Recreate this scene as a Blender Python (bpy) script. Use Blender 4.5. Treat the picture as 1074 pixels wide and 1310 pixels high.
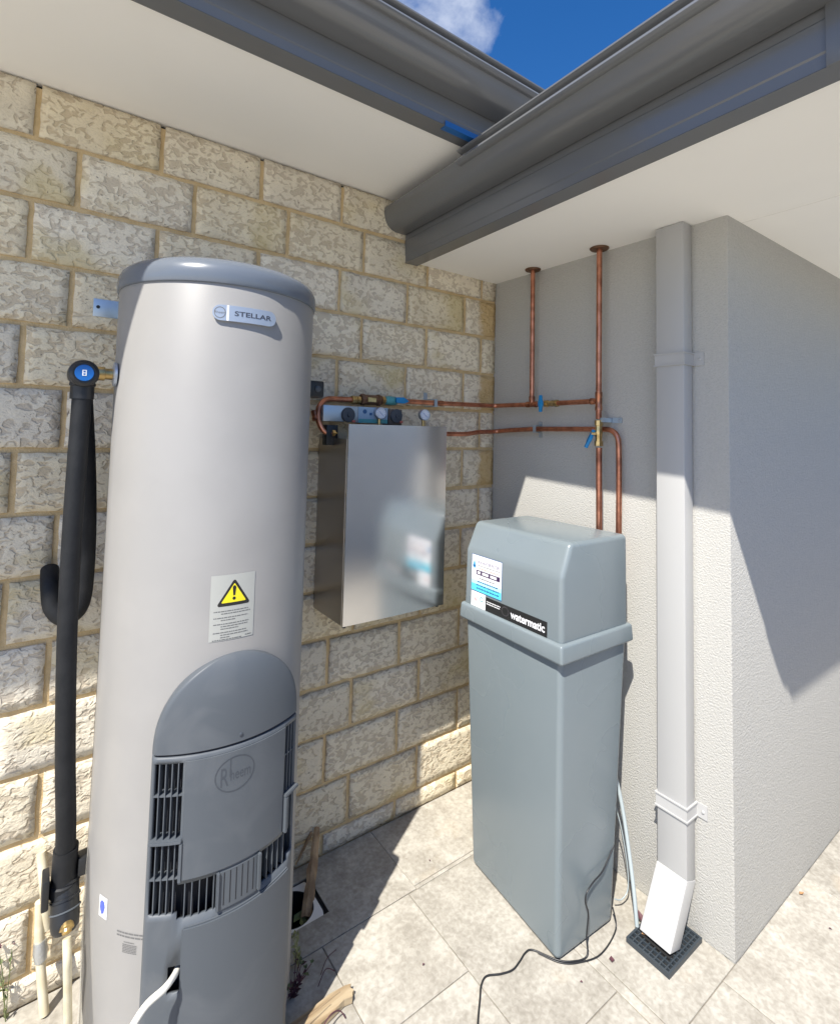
import bpy, bmesh, math, random
from mathutils import Vector, Matrix, noise
from math import radians as rad, sin, cos, pi

for o in list(bpy.data.objects): bpy.data.objects.remove(o, do_unlink=True)
S = bpy.context.scene
COL = S.collection
random.seed(7)

# ------------------------------------------------------------------ camera
cam = bpy.data.cameras.new('camera'); camo = bpy.data.objects.new('camera', cam); COL.objects.link(camo)
yaw, pit, rol = .63023, .05756, .02354
F = Vector((sin(yaw)*cos(pit), cos(yaw)*cos(pit), sin(pit)))
R0 = Vector((cos(yaw), -sin(yaw), 0)); U0 = R0.cross(F)
Rv = cos(rol)*R0 + sin(rol)*U0; Uv = -sin(rol)*R0 + cos(rol)*U0
m = Matrix((Rv, Uv, -F)).transposed().to_4x4(); m.translation = (-1.71863, -1.76581, 1.52949)
camo.matrix_world = m
cam.sensor_fit = 'HORIZONTAL'; cam.sensor_width = 36; cam.lens = 667.045/1074*36
cam.shift_y = -143.37/1074
cam.clip_start = .02; cam.clip_end = 3000
S.camera = camo

# ------------------------------------------------------------------ sky and sun
SUN_DIR = Vector((1, .594, -1.576)).normalized()
TO_SUN = -SUN_DIR
elev = math.asin(TO_SUN.z); azim = math.atan2(TO_SUN.x, TO_SUN.y)
W = bpy.data.worlds.new('World'); S.world = W; W.use_nodes = True
nt = W.node_tree; nt.nodes.clear()
N = nt.nodes.new; L = nt.links.new
wo = N('ShaderNodeOutputWorld'); bg = N('ShaderNodeBackground'); sky = N('ShaderNodeTexSky')
sky.sky_type = 'NISHITA'; sky.sun_disc = False; sky.sun_elevation = elev; sky.sun_rotation = azim % (2*pi)
sky.air_density = 1.0; sky.dust_density = .6; sky.ozone_density = 2.0; sky.altitude = 30
tc = N('ShaderNodeTexCoord'); mp = N('ShaderNodeMapping'); mp.inputs['Location'].default_value = (.665, .068, -.10); mp.inputs['Scale'].default_value = (1, 1, 1.5)
cn = N('ShaderNodeTexNoise'); cn.inputs['Scale'].default_value = 3.4; cn.inputs['Detail'].default_value = 9; cn.inputs['Roughness'].default_value = .58; cn.inputs['Distortion'].default_value = .35
cr = N('ShaderNodeValToRGB'); cr.color_ramp.elements[0].position = .53; cr.color_ramp.elements[1].position = .86
cm = N('ShaderNodeMix'); cm.data_type = 'RGBA'; cm.inputs['B'].default_value = (12, 12.4, 13, 1)
hs = N('ShaderNodeHueSaturation'); hs.inputs['Saturation'].default_value = 1.32; hs.inputs['Value'].default_value = 1.45
L(tc.outputs['Generated'], mp.inputs['Vector']); L(mp.outputs['Vector'], cn.inputs['Vector']); L(cn.outputs['Fac'], cr.inputs['Fac'])
tint = N('ShaderNodeMix'); tint.data_type = 'RGBA'; tint.blend_type = 'MULTIPLY'; tint.inputs['Factor'].default_value = 1; tint.inputs['B'].default_value = (1.0, 1.0, 1.12, 1)
L(sky.outputs['Color'], tint.inputs['A']); L(tint.outputs['Result'], hs.inputs['Color']); L(hs.outputs['Color'], cm.inputs['A']); L(cr.outputs['Color'], cm.inputs['Factor'])
L(cm.outputs['Result'], bg.inputs['Color']); L(bg.outputs['Background'], wo.inputs['Surface'])
bg.inputs['Strength'].default_value = .059
sl = bpy.data.lights.new('sun', 'SUN'); sl.energy = 4.6; sl.angle = rad(.53); sl.color = (1, .955, .875)
so = bpy.data.objects.new('sun', sl); COL.objects.link(so)
so.rotation_euler = SUN_DIR.to_track_quat('-Z', 'Y').to_euler(); so.location = (-6, -4, 9)
S.view_settings.view_transform = 'Standard'; S.view_settings.look = 'None'
S.view_settings.exposure = .84; S.view_settings.gamma = 1; S.view_settings.use_curve_mapping = False
S.render.engine = 'CYCLES'
S.cycles.max_bounces = 10; S.cycles.diffuse_bounces = 6

# ------------------------------------------------------------------ materials
MATS = {}
def mat(name, col, rough=.5, metal=0, col2=None, nscale=8, lo=.4, hi=.6, bump=0, bscale=60, coat=0, rvar=0, spec=.5, distort=0, detail=6, streak=None):
    """principled material with an optional second colour driven by noise and a noise bump"""
    if name in MATS: return MATS[name]
    mt = bpy.data.materials.new(name); mt.use_nodes = True; MATS[name] = mt
    t = mt.node_tree; b = t.nodes['Principled BSDF']
    n = t.nodes.new; l = t.links.new
    b.inputs['Base Color'].default_value = (*col, 1); b.inputs['Roughness'].default_value = rough
    b.inputs['Metallic'].default_value = metal; b.inputs['Coat Weight'].default_value = coat
    b.inputs['Specular IOR Level'].default_value = spec
    g = n('ShaderNodeNewGeometry'); src = g.outputs['Position']
    if streak:
        mpn = n('ShaderNodeMapping'); mpn.inputs['Scale'].default_value = streak; l(src, mpn.inputs['Vector']); src = mpn.outputs['Vector']
    if col2 or rvar:
        t1 = n('ShaderNodeTexNoise'); t1.inputs['Scale'].default_value = nscale; t1.inputs['Detail'].default_value = detail; t1.inputs['Distortion'].default_value = distort
        l(src, t1.inputs['Vector'])
        mr = n('ShaderNodeMapRange'); mr.inputs['From Min'].default_value = lo; mr.inputs['From Max'].default_value = hi
        l(t1.outputs['Fac'], mr.inputs['Value'])
        if col2:
            mx = n('ShaderNodeMix'); mx.data_type = 'RGBA'; mx.inputs['A'].default_value = (*col, 1); mx.inputs['B'].default_value = (*col2, 1)
            l(mr.outputs['Result'], mx.inputs['Factor']); l(mx.outputs['Result'], b.inputs['Base Color'])
        if rvar:
            m2 = n('ShaderNodeMapRange'); m2.inputs['To Min'].default_value = rough; m2.inputs['To Max'].default_value = rough+rvar
            l(mr.outputs['Result'], m2.inputs['Value']); l(m2.outputs['Result'], b.inputs['Roughness'])
    if bump:
        t2 = n('ShaderNodeTexNoise'); t2.inputs['Scale'].default_value = bscale; t2.inputs['Detail'].default_value = 4; l(src, t2.inputs['Vector'])
        bp = n('ShaderNodeBump'); bp.inputs['Strength'].default_value = bump; bp.inputs['Distance'].default_value = .004
        l(t2.outputs['Fac'], bp.inputs['Height']); l(bp.outputs['Normal'], b.inputs['Normal'])
    return mt

def brick_material():
    mt = bpy.data.materials.new('spotted_brick'); mt.use_nodes = True
    t = mt.node_tree; b = t.nodes['Principled BSDF']; n = t.nodes.new; l = t.links.new
    b.inputs['Roughness'].default_value = .92; b.inputs['Specular IOR Level'].default_value = .15
    g = n('ShaderNodeNewGeometry'); oi = n('ShaderNodeObjectInfo')
    off = n('ShaderNodeVectorMath'); off.operation = 'MULTIPLY_ADD'; off.inputs[1].default_value = (1, 1, 1.35)
    rv = n('ShaderNodeVectorMath'); rv.operation = 'SCALE'; rv.inputs['Scale'].default_value = 9.0
    cmb = n('ShaderNodeCombineXYZ'); l(oi.outputs['Random'], cmb.inputs['X']); l(oi.outputs['Random'], cmb.inputs['Y']); l(oi.outputs['Random'], cmb.inputs['Z'])
    l(cmb.outputs['Vector'], rv.inputs[0]); l(g.outputs['Position'], off.inputs[0]); l(rv.outputs['Vector'], off.inputs[2])
    P = off.outputs['Vector']
    def nz(scale, detail=3, dist=0, rough=.5):
        q = n('ShaderNodeTexNoise'); q.inputs['Scale'].default_value = scale; q.inputs['Detail'].default_value = detail
        q.inputs['Distortion'].default_value = dist; q.inputs['Roughness'].default_value = rough; l(P, q.inputs['Vector']); return q.outputs['Fac']
    def mr(v, a, c, d=0, e=1):
        q = n('ShaderNodeMapRange'); q.interpolation_type = 'SMOOTHSTEP'; q.inputs['From Min'].default_value = a; q.inputs['From Max'].default_value = c
        q.inputs['To Min'].default_value = d; q.inputs['To Max'].default_value = e; l(v, q.inputs['Value']); return q.outputs['Result']
    def mix(f, a, c):
        q = n('ShaderNodeMix'); q.data_type = 'RGBA'
        for k, v in (('A', a), ('B', c)):
            if isinstance(v, tuple): q.inputs[k].default_value = (*v, 1)
            else: l(v, q.inputs[k])
        l(f, q.inputs['Factor']) if not isinstance(f, float) else setattr(q.inputs['Factor'], 'default_value', f)
        return q.outputs['Result']
    def mul(a, c):
        q = n('ShaderNodeMath'); q.operation = 'MULTIPLY'
        l(a, q.inputs[0]); (l(c, q.inputs[1]) if not isinstance(c, float) else setattr(q.inputs[1], 'default_value', c)); return q.outputs[0]
    nb0 = nz(44, 1.2, .9, .4); lf = nz(7, 3)
    lfm = n('ShaderNodeMath'); lfm.operation = 'MULTIPLY_ADD'; lfm.inputs[1].default_value = .30; lfm.inputs[2].default_value = -.15; l(lf, lfm.inputs[0])
    rnm = n('ShaderNodeMath'); rnm.operation = 'MULTIPLY_ADD'; rnm.inputs[1].default_value = .05; rnm.inputs[2].default_value = -.028; l(oi.outputs['Random'], rnm.inputs[0])
    nb1 = n('ShaderNodeMath'); nb1.operation = 'ADD'; l(nb0, nb1.inputs[0]); l(lfm.outputs[0], nb1.inputs[1])
    nb2 = n('ShaderNodeMath'); nb2.operation = 'ADD'; l(nb1.outputs[0], nb2.inputs[0]); l(rnm.outputs[0], nb2.inputs[1]); nb = nb2.outputs[0]
    blot = mr(nb, .49, .585); hollow = mr(nb, .48, .66)
    fine = nz(160, 5)
    base = mix(mr(nz(9, 3), .35, .65), (.80, .72, .555), (.74, .66, .51))
    base = mix(mul(mr(fine, .45, .75), .35), base, (.50, .45, .37))
    tan = mix(mr(fine, .3, .7), (.46, .38, .27), (.53, .44, .325))
    colr = mix(mul(blot, .64), base, tan)
    tone = n('ShaderNodeMapRange'); tone.inputs['To Min'].default_value = .90; tone.inputs['To Max'].default_value = 1.06; l(oi.outputs['Random'], tone.inputs['Value'])
    r7 = n('ShaderNodeMath'); r7.operation = 'MULTIPLY'; r7.inputs[1].default_value = 7.31; l(oi.outputs['Random'], r7.inputs[0])
    r8 = n('ShaderNodeMath'); r8.operation = 'FRACT'; l(r7.outputs[0], r8.inputs[0])
    sat = n('ShaderNodeMapRange'); sat.inputs['To Min'].default_value = .82; sat.inputs['To Max'].default_value = 1.2; l(r8.outputs[0], sat.inputs['Value'])
    hv = n('ShaderNodeHueSaturation'); l(tone.outputs['Result'], hv.inputs['Value']); l(sat.outputs['Result'], hv.inputs['Saturation']); l(colr, hv.inputs['Color']); colr = hv.outputs['Color']
    # yellow staining in places, ochre ends by the corner
    colr = mix(mul(mr(nz(3.2, 3), .56, .72), .55), colr, (.56, .45, .20))
    sep = n('ShaderNodeSeparateXYZ'); l(g.outputs['Position'], sep.inputs[0])
    zb = n('ShaderNodeMath'); zb.operation = 'ADD'; zb.inputs[1].default_value = -.0734; l(sep.outputs['Z'], zb.inputs[0])
    zm = n('ShaderNodeMath'); zm.operation = 'PINGPONG'; zm.inputs[1].default_value = .172; l(zb.outputs[0], zm.inputs[0])
    rowodd = n('ShaderNodeMath'); rowodd.operation = 'MODULO'; rowodd.inputs[1].default_value = .344; l(zb.outputs[0], rowodd.inputs[0])
    ro = n('ShaderNodeMath'); ro.operation = 'GREATER_THAN'; ro.inputs[1].default_value = .172; l(rowodd.outputs[0], ro.inputs[0])
    xe = n('ShaderNodeMath'); xe.operation = 'ADD'; l(sep.outputs['X'], xe.inputs[0])
    xn = n('ShaderNodeMath'); xn.operation = 'MULTIPLY'; xn.inputs[1].default_value = .06; l(nz(18, 2), xn.inputs[0]); l(xn.outputs[0], xe.inputs[1])
    och = mul(mul(mr(xe.outputs[0], -.085, -.045), ro.outputs[0]), .75)
    colr = mix(och, colr, (.52, .34, .12))
    # dark pits
    colr = mix(mul(mr(nz(75, 2), .70, .76), .7), colr, (.16, .13, .10))
    l(colr, b.inputs['Base Color'])
    # relief: blotches are hollows, plus chiselled grain
    h1 = n('ShaderNodeMath'); h1.operation = 'MULTIPLY'; h1.inputs[1].default_value = -.5; l(hollow, h1.inputs[0])
    h2 = n('ShaderNodeMath'); h2.operation = 'ADD'; l(h1.outputs[0], h2.inputs[0]); l(mul(nz(30, 6, .6, .6), 1.3), h2.inputs[1])
    h3 = n('ShaderNodeMath'); h3.operation = 'ADD'; l(h2.outputs[0], h3.inputs[0]); l(mul(fine, .35), h3.inputs[1])
    bp = n('ShaderNodeBump'); bp.inputs['Strength'].default_value = .75; bp.inputs['Distance'].default_value = .006
    l(h3.outputs[0], bp.inputs['Height']); l(bp.outputs['Normal'], b.inputs['Normal'])
    return mt

def tile_material():
    mt = bpy.data.materials.new('travertine_tile'); mt.use_nodes = True
    t = mt.node_tree; b = t.nodes['Principled BSDF']; n = t.nodes.new; l = t.links.new
    b.inputs['Roughness'].default_value = .55; b.inputs['Specular IOR Level'].default_value = .3
    g = n('ShaderNodeNewGeometry'); oi = n('ShaderNodeObjectInfo')
    rv = n('ShaderNodeVectorMath'); rv.operation = 'SCALE'; rv.inputs['Scale'].default_value = 6.0
    cmb = n('ShaderNodeCombineXYZ'); l(oi.outputs['Random'], cmb.inputs['X']); l(oi.outputs['Random'], cmb.inputs['Z'])
    ad = n('ShaderNodeVectorMath'); ad.operation = 'ADD'; l(cmb.outputs['Vector'], rv.inputs[0]); l(rv.outputs['Vector'], ad.inputs[0]); l(g.outputs['Position'], ad.inputs[1])
    def nz(scale, detail, dist=0):
        q = n('ShaderNodeTexNoise'); q.inputs['Scale'].default_value = scale; q.inputs['Detail'].default_value = detail; q.inputs['Distortion'].default_value = dist
        l(ad.outputs['Vector'], q.inputs['Vector']); return q.outputs['Fac']
    r1 = n('ShaderNodeValToRGB'); e = r1.color_ramp.elements
    e[0].position = .36; e[0].color = (.285, .262, .222, 1); e[1].position = .66; e[1].color = (.50, .472, .415, 1)
    q = e.new(.5); q.color = (.375, .35, .302, 1)
    mm = n('ShaderNodeMix'); mm.data_type = 'FLOAT'; mm.inputs['Factor'].default_value = .5
    l(nz(10, 10, .8), mm.inputs['A']); l(nz(75, 10, .4), mm.inputs['B']); l(mm.outputs['Result'], r1.inputs['Fac'])
    r2 = n('ShaderNodeMapRange'); r2.inputs['From Min'].default_value = .62; r2.inputs['From Max'].default_value = .75; l(nz(5, 5), r2.inputs['Value'])
    r3 = n('ShaderNodeMath'); r3.operation = 'MULTIPLY'; r3.inputs[1].default_value = .35; l(r2.outputs['Result'], r3.inputs[0])
    mx = n('ShaderNodeMix'); mx.data_type = 'RGBA'; mx.inputs['B'].default_value = (.42, .33, .22, 1); l(r1.outputs['Color'], mx.inputs['A']); l(r3.outputs[0], mx.inputs['Factor'])
    # per tile tone
    tn = n('ShaderNodeMapRange'); tn.inputs['To Min'].default_value = .92; tn.inputs['To Max'].default_value = 1.05; l(oi.outputs['Random'], tn.inputs['Value'])
    hv = n('ShaderNodeHueSaturation'); l(tn.outputs['Result'], hv.inputs['Value']); l(mx.outputs['Result'], hv.inputs['Color']); l(hv.outputs['Color'], b.inputs['Base Color'])
    bp = n('ShaderNodeBump'); bp.inputs['Strength'].default_value = .18; bp.inputs['Distance'].default_value = .002; l(nz(60, 6), bp.inputs['Height']); l(bp.outputs['Normal'], b.inputs['Normal'])
    return mt

M_BRICK = brick_material(); M_TILE = tile_material()
M_MORTAR = mat('mortar', (.64, .49, .28), .95, col2=(.56, .42, .23), nscale=25, bump=.6, bscale=220, spec=.1)
M_RENDER = mat('acrylic_render', (.48, .47, .437), .9, col2=(.435, .427, .40), nscale=120, lo=.35, hi=.75, bump=.85, bscale=185, spec=.15)
M_SOFFIT = mat('soffit_white', (.93, .915, .865), .75, col2=(.915, .90, .85), nscale=2.5, bump=.015, bscale=30, spec=.25)
M_GUTTER = mat('gutter_grey', (.135, .139, .143), .22, spec=.7)
M_DARKGAP = mat('dark_gap', (.012, .012, .012), .9)
M_ROOF = mat('roof_sheet', (.16, .16, .16), .5)
M_DOWN = mat('downpipe_paint', (.44, .438, .43), .45, col2=(.43, .428, .42), nscale=2, spec=.4)
M_WHITE = mat('white_plastic', (.80, .79, .75), .45)
M_TANK = mat('tank_paint', (.285, .277, .266), .36, col2=(.270, .263, .253), bump=.03, bscale=2.5, nscale=7, spec=.5, rvar=.05)
M_CAP = mat('cap_plastic', (.125, .145, .175), .24, spec=.5)
M_COVER = mat('cover_plastic', (.086, .098, .112), .48, col2=(.120, .130, .142), nscale=8, lo=.5, hi=.8, spec=.4, rvar=.12, bump=.03, bscale=40, distort=.8)
M_COVERD = mat('cover_plastic_dark', (.055, .064, .078), .5)
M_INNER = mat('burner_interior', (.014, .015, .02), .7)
M_SILVER = mat('badge_silver', (.42, .46, .52), .3, metal=.5)
M_BADGETXT = mat('badge_ink', (.05, .055, .075), .5)
M_STICK = mat('sticker_clear', (.40, .405, .375), .4)
M_YEL = mat('warning_yellow', (.80, .68, .02), .45)
M_BLK = mat('black_ink', (.015, .015, .015), .5)
M_GREYINK = mat('grey_ink', (.14, .14, .14), .6)
M_RUBBER = mat('black_foam', (.011, .012, .014), .58, col2=(.016, .017, .019), nscale=20, bump=.2, bscale=120, spec=.3)
M_BLKPL = mat('black_plastic', (.014, .015, .017), .4)
M_BLUE = mat('blue_plastic', (.01, .12, .42), .35)
M_BLUEH = mat('blue_handle', (.005, .22, .50), .4)
M_TAPE = mat('blue_film', (.015, .11, .33), .4)
M_COPPER = mat('copper', (.62, .27, .17), .3, metal=1, col2=(.33, .135, .085), nscale=22, lo=.42, hi=.68, rvar=.2)
M_COPPER2 = mat('copper_fitting', (.55, .24, .14), .36, metal=1, col2=(.26, .11, .07), nscale=40)
M_BRASS = mat('brass', (.68, .50, .23), .32, metal=1, col2=(.42, .30, .13), nscale=40)
M_BRONZE = mat('bronze_cast', (.20, .115, .07), .5, metal=.8, bump=.3, bscale=200)
M_STEEL = mat('stainless', (.74, .735, .73), .15, metal=1, col2=(.69, .685, .68), nscale=3, rvar=.05, bump=.02, bscale=2.2)
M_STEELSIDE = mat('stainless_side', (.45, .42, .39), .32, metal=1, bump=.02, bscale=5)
M_ZINC = mat('zinc_bracket', (.45, .53, .60), .4, metal=.7)
M_SOFT = mat('softener_plastic', (.168, .202, .217), .26, col2=(.178, .210, .224), nscale=2.5, spec=.5, rvar=.05, detail=3)
M_LABELW = mat('label_white', (.80, .80, .82), .35)
M_CYAN = mat('label_cyan', (.10, .58, .74), .35)
M_CYAN2 = mat('label_pale_cyan', (.42, .72, .80), .35)
M_NAVY = mat('label_navy', (.02, .10, .26), .35)
M_PURPLE = mat('label_purple', (.045, .02, .07), .4)
M_PURPINK = mat('label_purple_ink', (.16, .13, .22), .5)
M_RED = mat('red_ink', (.55, .14, .10), .5)
M_TEAL = mat('teal_ink', (.08, .32, .34), .5)
M_CREAM = mat('cream_conduit', (.66, .60, .44), .45, col2=(.60, .53, .37), nscale=30)
M_CABLEW = mat('white_cable', (.80, .78, .70), .4)
M_HOSE = mat('grey_hose', (.35, .40, .41), .3)
M_WOOD = mat('weathered_wood', (.46, .31, .17), .8, col2=(.30, .19, .10), nscale=10, bump=.4, bscale=40, streak=(3, 3, .5))
M_WOODFRESH = mat('fresh_wood', (.42, .33, .21), .85, col2=(.24, .165, .09), nscale=8, bump=.7, bscale=24, streak=(.5, 4, 2))  # timber of the offcut, streaked with a darker brown
M_GRATE = mat('grate_plastic', (.035, .045, .055), .45)
M_GROUT = mat('grout', (.26, .235, .19), .95, col2=(.20, .18, .15), nscale=60)
M_GROUND = mat('pale_paving', (.64, .61, .55), .9, col2=(.57, .54, .48), nscale=1.5)
M_LEAFG = mat('weed_leaf', (.10, .14, .05), .7, col2=(.16, .17, .07), nscale=60)
M_LEAFY = mat('weed_pale', (.36, .36, .16), .7)
M_LEAFP = mat('purple_leaf', (.10, .04, .05), .7)
M_DRY = mat('dry_leaf', (.36, .20, .09), .8)
M_WATER = mat('pit_dark', (.02, .025, .02), .35)
M_SILVTAPE = mat('foil_tape', (.55, .57, .58), .35, metal=.8, bump=.5, bscale=90)
def film_material():
    mt = bpy.data.materials.new('protective_film'); mt.use_nodes = True
    t = mt.node_tree; b = t.nodes['Principled BSDF']
    b.inputs['Base Color'].default_value = (.75, .72, .62, 1); b.inputs['Roughness'].default_value = .25
    b.inputs['Alpha'].default_value = .55
    return mt
M_FILM = film_material()
def glass_material():
    mt = bpy.data.materials.new('gauge_glass'); mt.use_nodes = True
    b = mt.node_tree.nodes['Principled BSDF']
    b.inputs['Base Color'].default_value = (.9, .95, 1, 1); b.inputs['Roughness'].default_value = .05; b.inputs['Alpha'].default_value = .18
    return mt
M_GLASS = glass_material()

# ------------------------------------------------------------------ helpers
def link(name, me, mt, parent=None, smooth=False):
    o = bpy.data.objects.new(name, me); COL.objects.link(o)
    if mt and not me.materials: me.materials.append(mt)
    if parent: o.parent = parent
    if smooth:
        for p in me.polygons: p.use_smooth = True
    return o
def from_bm(name, bm, mt, parent=None, smooth=False, auto=None):
    bmesh.ops.recalc_face_normals(bm, faces=bm.faces)
    me = bpy.data.meshes.new(name); bm.to_mesh(me); bm.free()
    o = link(name, me, mt, parent, smooth)
    if auto is not None:
        for p in me.polygons: p.use_smooth = True
        me.set_sharp_from_angle(angle=rad(auto))
    return o
def tag(o, label, cat, group=None):
    o['label'] = label; o['category'] = cat
    if group: o['group'] = group
    return o
def structure(o): o['kind'] = 'structure'; return o
def thing(name, label, cat, loc=(0, 0, 0), group=None):
    o = bpy.data.objects.new(name, None); COL.objects.link(o); o.empty_display_size = .05
    o.location = loc; tag(o, label, cat, group)
    return o
class Thing:
    """an Empty at the base; parts are given in world coordinates and moved into its frame"""
def into(o, parent):
    o.parent = parent
    o.matrix_parent_inverse = Matrix.Translation(-world_loc(parent))
    return o
def world_loc(o):
    v = Vector(o.location); p = o.parent
    if p is not None:
        v = o.matrix_parent_inverse @ v + world_loc(p)
    return v
def B_box(bm, x0, x1, y0, y1, z0, z1):
    vs = [bm.verts.new((x, y, z)) for x in (x0, x1) for y in (y0, y1) for z in (z0, z1)]
    for f in ((0, 1, 3, 2), (4, 6, 7, 5), (0, 4, 5, 1), (2, 3, 7, 6), (0, 2, 6, 4), (1, 5, 7, 3)): bm.faces.new([vs[i] for i in f])
def box(name, x0, x1, y0, y1, z0, z1, mt, parent=None, bev=0, seg=2):
    bm = bmesh.new(); B_box(bm, min(x0, x1), max(x0, x1), min(y0, y1), max(y0, y1), min(z0, z1), max(z0, z1))
    if bev: bmesh.ops.bevel(bm, geom=bm.edges[:], offset=bev, segments=seg, affect='EDGES', profile=.5)
    o = from_bm(name, bm, mt, None, auto=40 if bev else None)
    return into(o, parent) if parent else o
def poly_solid(name, rings, mt, parent=None, bev=0, seg=3, auto=40):
    """rings: list of equal-length vertex loops bottom to top, capped"""
    bm = bmesh.new(); V = [[bm.verts.new(p) for p in r] for r in rings]; n = len(rings[0])
    for a, b in zip(V, V[1:]):
        for i in range(n): bm.faces.new((a[i], a[(i+1) % n], b[(i+1) % n], b[i]))
    bm.faces.new(V[0][::-1]); bm.faces.new(V[-1])
    if bev:
        bmesh.ops.recalc_face_normals(bm, faces=bm.faces); bm.normal_update()
        es = [e for e in bm.edges if e.calc_face_angle(0) > rad(14)]
        bmesh.ops.bevel(bm, geom=es, offset=bev, segments=seg, affect='EDGES', profile=.5)
    o = from_bm(name, bm, mt, None, auto=auto)
    return into(o, parent) if parent else o
def frame_for(d):
    d = d.normalized(); a = Vector((0, 0, 1)) if abs(d.z) < .9 else Vector((1, 0, 0))
    u = d.cross(a).normalized(); return u, d.cross(u).normalized()
def fillet(pts, r, n=6):
    pts = [Vector(p) for p in pts]; out = [pts[0]]
    for i in range(1, len(pts)-1):
        a, b, c = pts[i-1], pts[i], pts[i+1]
        d1 = (a-b); d2 = (c-b); q = min(r, d1.length*.49, d2.length*.49)
        p1 = b+d1.normalized()*q; p2 = b+d2.normalized()*q
        for k in range(n+1):
            t = k/n; out.append(p1*(1-t)**2 + b*2*t*(1-t) + p2*t*t)
    out.append(pts[-1]); return out
def smooth_path(pts, n=6):
    pts = [Vector(p) for p in pts]; out = []
    for i in range(len(pts)-1):
        p0 = pts[max(i-1, 0)]; p1 = pts[i]; p2 = pts[i+1]; p3 = pts[min(i+2, len(pts)-1)]
        for k in range(n):
            t = k/n
            out.append(.5*((2*p1)+(-p0+p2)*t+(2*p0-5*p1+4*p2-p3)*t*t+(-p0+3*p1-3*p2+p3)*t**3))
    out.append(pts[-1]); return out
def B_tube(bm, pts, r, n=12):
    pts = [Vector(p) for p in pts]; rs = r if isinstance(r, (list, tuple)) else [r]*len(pts)
    d = (pts[1]-pts[0]).normalized(); u, v = frame_for(d); rings = []
    for i, p in enumerate(pts):
        t = (pts[min(i+1, len(pts)-1)]-pts[max(i-1, 0)]).normalized()
        q = d.rotation_difference(t); u = (q @ u).normalized(); v = t.cross(u).normalized(); u = v.cross(t); d = t
        rings.append([bm.verts.new(p+rs[i]*(cos(2*pi*k/n)*u+sin(2*pi*k/n)*v)) for k in range(n)])
    for a, b in zip(rings, rings[1:]):
        for k in range(n): bm.faces.new((a[k], a[(k+1) % n], b[(k+1) % n], b[k]))
    bm.faces.new(rings[0][::-1]); bm.faces.new(rings[-1])
def tube(name, pts, r, mt, parent=None, n=14, fil=0, smooth=False):
    if fil: pts = fillet(pts, fil)
    if smooth: pts = smooth_path(pts)
    bm = bmesh.new(); B_tube(bm, pts, r, n); o = from_bm(name, bm, mt, None, auto=50)
    return into(o, parent) if parent else o
def lathe(name, prof, axis_o, axis_d, mt, parent=None, n=24, auto=35):
    """prof: (radius, distance along the axis)"""
    axis_o = Vector(axis_o); d = Vector(axis_d).normalized(); u, v = frame_for(d)
    bm = bmesh.new(); rings = []
    for r, h in prof: rings.append([bm.verts.new(axis_o+d*h+max(r, 1e-5)*(cos(2*pi*k/n)*u+sin(2*pi*k/n)*v)) for k in range(n)])
    for a, b in zip(rings, rings[1:]):
        for k in range(n): bm.faces.new((a[k], a[(k+1) % n], b[(k+1) % n], b[k]))
    bm.faces.new(rings[0][::-1]); bm.faces.new(rings[-1])
    o = from_bm(name, bm, mt, None, auto=auto)
    return into(o, parent) if parent else o
def text_mesh(s, size, bold=0, extr=0, sx=1):
    c = bpy.data.curves.new('t', 'FONT'); c.body = s; c.size = size; c.offset = bold; c.extrude = extr; c.align_x = 'CENTER'; c.align_y = 'CENTER'; c.resolution_u = 3
    o = bpy.data.objects.new('t', c); COL.objects.link(o)
    bpy.context.view_layer.update(); dg = bpy.context.evaluated_depsgraph_get()
    me = bpy.data.meshes.new_from_object(o.evaluated_get(dg)); bpy.data.objects.remove(o, do_unlink=True); bpy.data.curves.remove(c)
    V = [Vector((v.co.x*sx, v.co.y, v.co.z)) for v in me.vertices]; Fs = [tuple(p.vertices) for p in me.polygons]
    bpy.data.meshes.remove(me); return V, Fs
def mapped(name, V, Fs, fn, mt, parent):
    if getattr(fn, 'curved', False) and max(v.x for v in V)-min(v.x for v in V) > .02 and len(Fs) < 60:
        b = bmesh.new(); vs = [b.verts.new(v) for v in V]
        for f in Fs: b.faces.new([vs[i] for i in f])
        x = min(v.x for v in V); xe = max(v.x for v in V)
        while x < xe:
            x += .006; bmesh.ops.bisect_plane(b, geom=b.verts[:]+b.edges[:]+b.faces[:], plane_co=(x, 0, 0), plane_no=(1, 0, 0))
        b.verts.index_update(); V = [v.co.copy() for v in b.verts]; Fs = [tuple(v.index for v in f.verts) for f in b.faces]; b.free()
    me = bpy.data.meshes.new(name); me.from_pydata([fn(v) for v in V], [], Fs); me.update()
    o = link(name, me, mt); return into(o, parent)
def rect_grid(x0, x1, y0, y1, nx=1, ny=1):
    V = [Vector((x0+(x1-x0)*i/nx, y0+(y1-y0)*j/ny, 0)) for j in range(ny+1) for i in range(nx+1)]
    Fs = [(j*(nx+1)+i, j*(nx+1)+i+1, (j+1)*(nx+1)+i+1, (j+1)*(nx+1)+i) for j in range(ny) for i in range(nx)]
    return V, Fs
def rows_of_dashes(rows, h):
    """rows: (x0, x1, y): a row of small ink marks standing for print too fine to read"""
    V = []; Fs = []
    for x0, x1, y in rows:
        x = x0
        while x < x1-1e-5:
            w = random.uniform(1.2, 4.2)*h; w = min(w, x1-x); k = len(V)
            V += [Vector((x, y-h/2, 0)), Vector((x+w, y-h/2, 0)), Vector((x+w, y+h/2, 0)), Vector((x, y+h/2, 0))]; Fs.append((k, k+1, k+2, k+3)); x += w+h*.55
    return V, Fs
def ellipse_fan(cx, cy, rx, ry, n=28):
    V = [Vector((cx+rx*cos(2*pi*k/n), cy+ry*sin(2*pi*k/n), 0)) for k in range(n)]; return V, [tuple(range(n))]
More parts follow.
